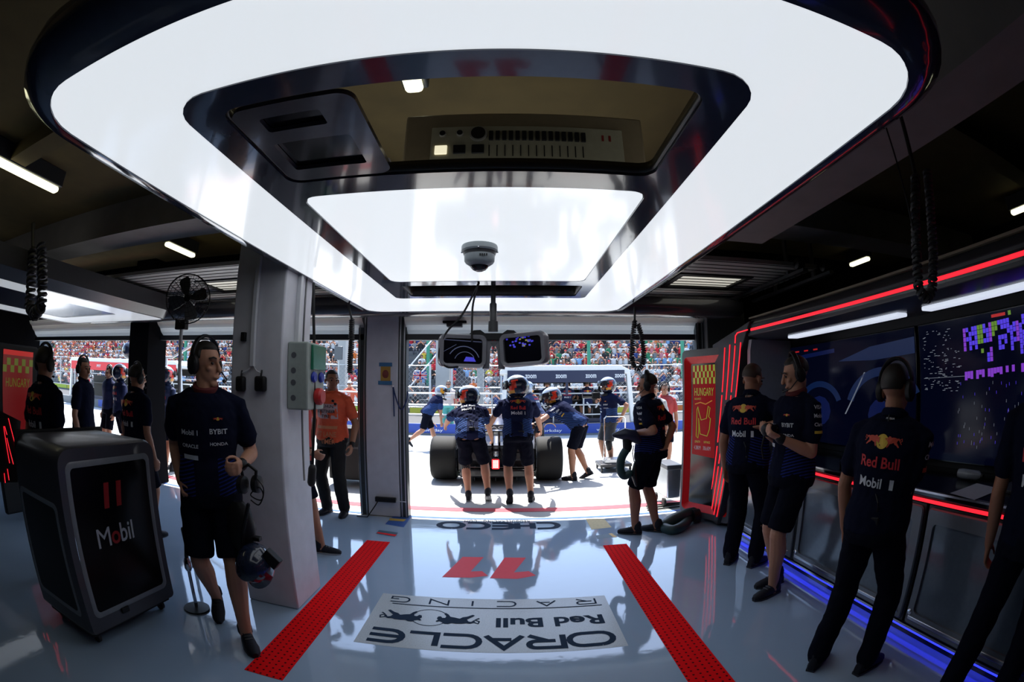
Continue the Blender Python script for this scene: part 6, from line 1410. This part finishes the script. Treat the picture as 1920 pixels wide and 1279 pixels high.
def shows(q):
    px, py = pix(q[0], q[1], q[2] + .6)
    if py < 634: return False
    return any(a < px < c and py < e for a, c, e in ((772, 815, 690), (1030, 1275, 688), (590, 683, 690), (840, 950, 690)))
first = sorted([q for q in seats if shows(q)], key=lambda q: q[1])[:296]; fs_ = set(id(q) for q in first)
GRP = {}
for x, y, z, c, h, p, a in first:
    o = bpy.data.objects.new('spectator', spec_mesh(c, h, p)); COL.objects.link(o); o.location = (x, y, z); o.rotation_euler = (0, 0, a)
    tag(o, f'grandstand spectator in a {c} shirt with {h}, {("hands on knees", "hands at the face", "arms raised")[p]}', 'spectator', f'grandstand spectators, {c} shirt, {h}, {("low", "mid", "raised")[p]} arms')
big = MB(); mats_ = [SM[c] for c in SH] + [M_skin, M_leg] + [HM[h] for h in HC]; ci = {c: i for i, c in enumerate(SH)}; hi_ = {h: len(SH) + 2 + i for i, h in enumerate(HC)}
VV, FF, MM = [], [], []
for q in seats:
    if id(q) in fs_: continue
    x, y, z, c, h, p, a = q
    px, pyy = pix(x, y, z + .8)
    if pyy < 625 or not (100 < px < 1300): continue
    t_ = TPL[p]; o_ = len(VV); ca, sa = math.cos(a), math.sin(a); mp = {0: ci[c], 1: len(SH), 2: hi_[h], 3: len(SH) + 1}
    VV += [(x + v.x * ca - v.y * sa, y + v.x * sa + v.y * ca, z + v.z) for v in t_.v]; FF += [[o_ + i for i in f] for f in t_.f]; MM += [mp[m] for m in t_.m]
me = bpy.data.meshes.new('crowd'); me.from_pydata(VV, [], FF)
for m in mats_: me.materials.append(m)
me.polygons.foreach_set('material_index', MM); shade(me, 80)
o = bpy.data.objects.new('crowd', me); COL.objects.link(o); tag(o, 'dense crowd of further spectators filling the grandstand rows', 'crowd', kind='stuff')
# flag on the fence, and a grey board in the stand
fl_ = thing('flag', 'red white and blue flag tied to the catch fence left of the twin screens', 'flag', tuple(py_(788, 704, YF + .565)))
def rot_rect(cx, cz, L, w, a, y): c, s = math.cos(a), math.sin(a); return [Vector((cx + u * c - v * s, y, cz + u * s + v * c)) for u, v in ((-L / 2, -w / 2), (L / 2, -w / 2), (L / 2, w / 2), (-L / 2, w / 2))]
fm = MB(); fm.add([Vector((x_, 0, z_)) for x_, z_ in ((-.36, -.2), (.36, -.2), (.36, .2), (-.36, .2))], [(0, 1, 2, 3)], 0)
for a in (.5, -.5): fm.add(rot_rect(0, 0, .8, .08, a, -.004), [(0, 1, 2, 3)], 1); fm.add(rot_rect(0, 0, .8, .03, a, -.006), [(0, 1, 2, 3)], 2)
fm.add(rot_rect(0, 0, .72, .12, 0, -.008), [(0, 1, 2, 3)], 1); fm.add(rot_rect(0, 0, .4, .14, PI / 2, -.008), [(0, 1, 2, 3)], 1); fm.add(rot_rect(0, 0, .72, .07, 0, -.01), [(0, 1, 2, 3)], 2); fm.add(rot_rect(0, 0, .4, .08, PI / 2, -.01), [(0, 1, 2, 3)], 2)
fm.obj('cloth', [mat('flag_blue', (.02, .04, .25), .8), mat('flag_white', (.6, .6, .6), .8), mat('flag_red', (.5, .02, .04), .8)], fl_, smooth=False)
p = py_(634, 662, YF - .5); o = MB().box((-.24, 0, -.36), (.24, .12, .36)).obj('loudspeaker', M_grey, bevel=.02); o.location = p; tag(o, 'grey loudspeaker box in front of the grandstand between the white pillars', 'loudspeaker')
lsm = MB().box((-.03, .12, -p.z - .36 + .36), (.03, .18, -.3)).obj('mast', M_galv, o, smooth=False)
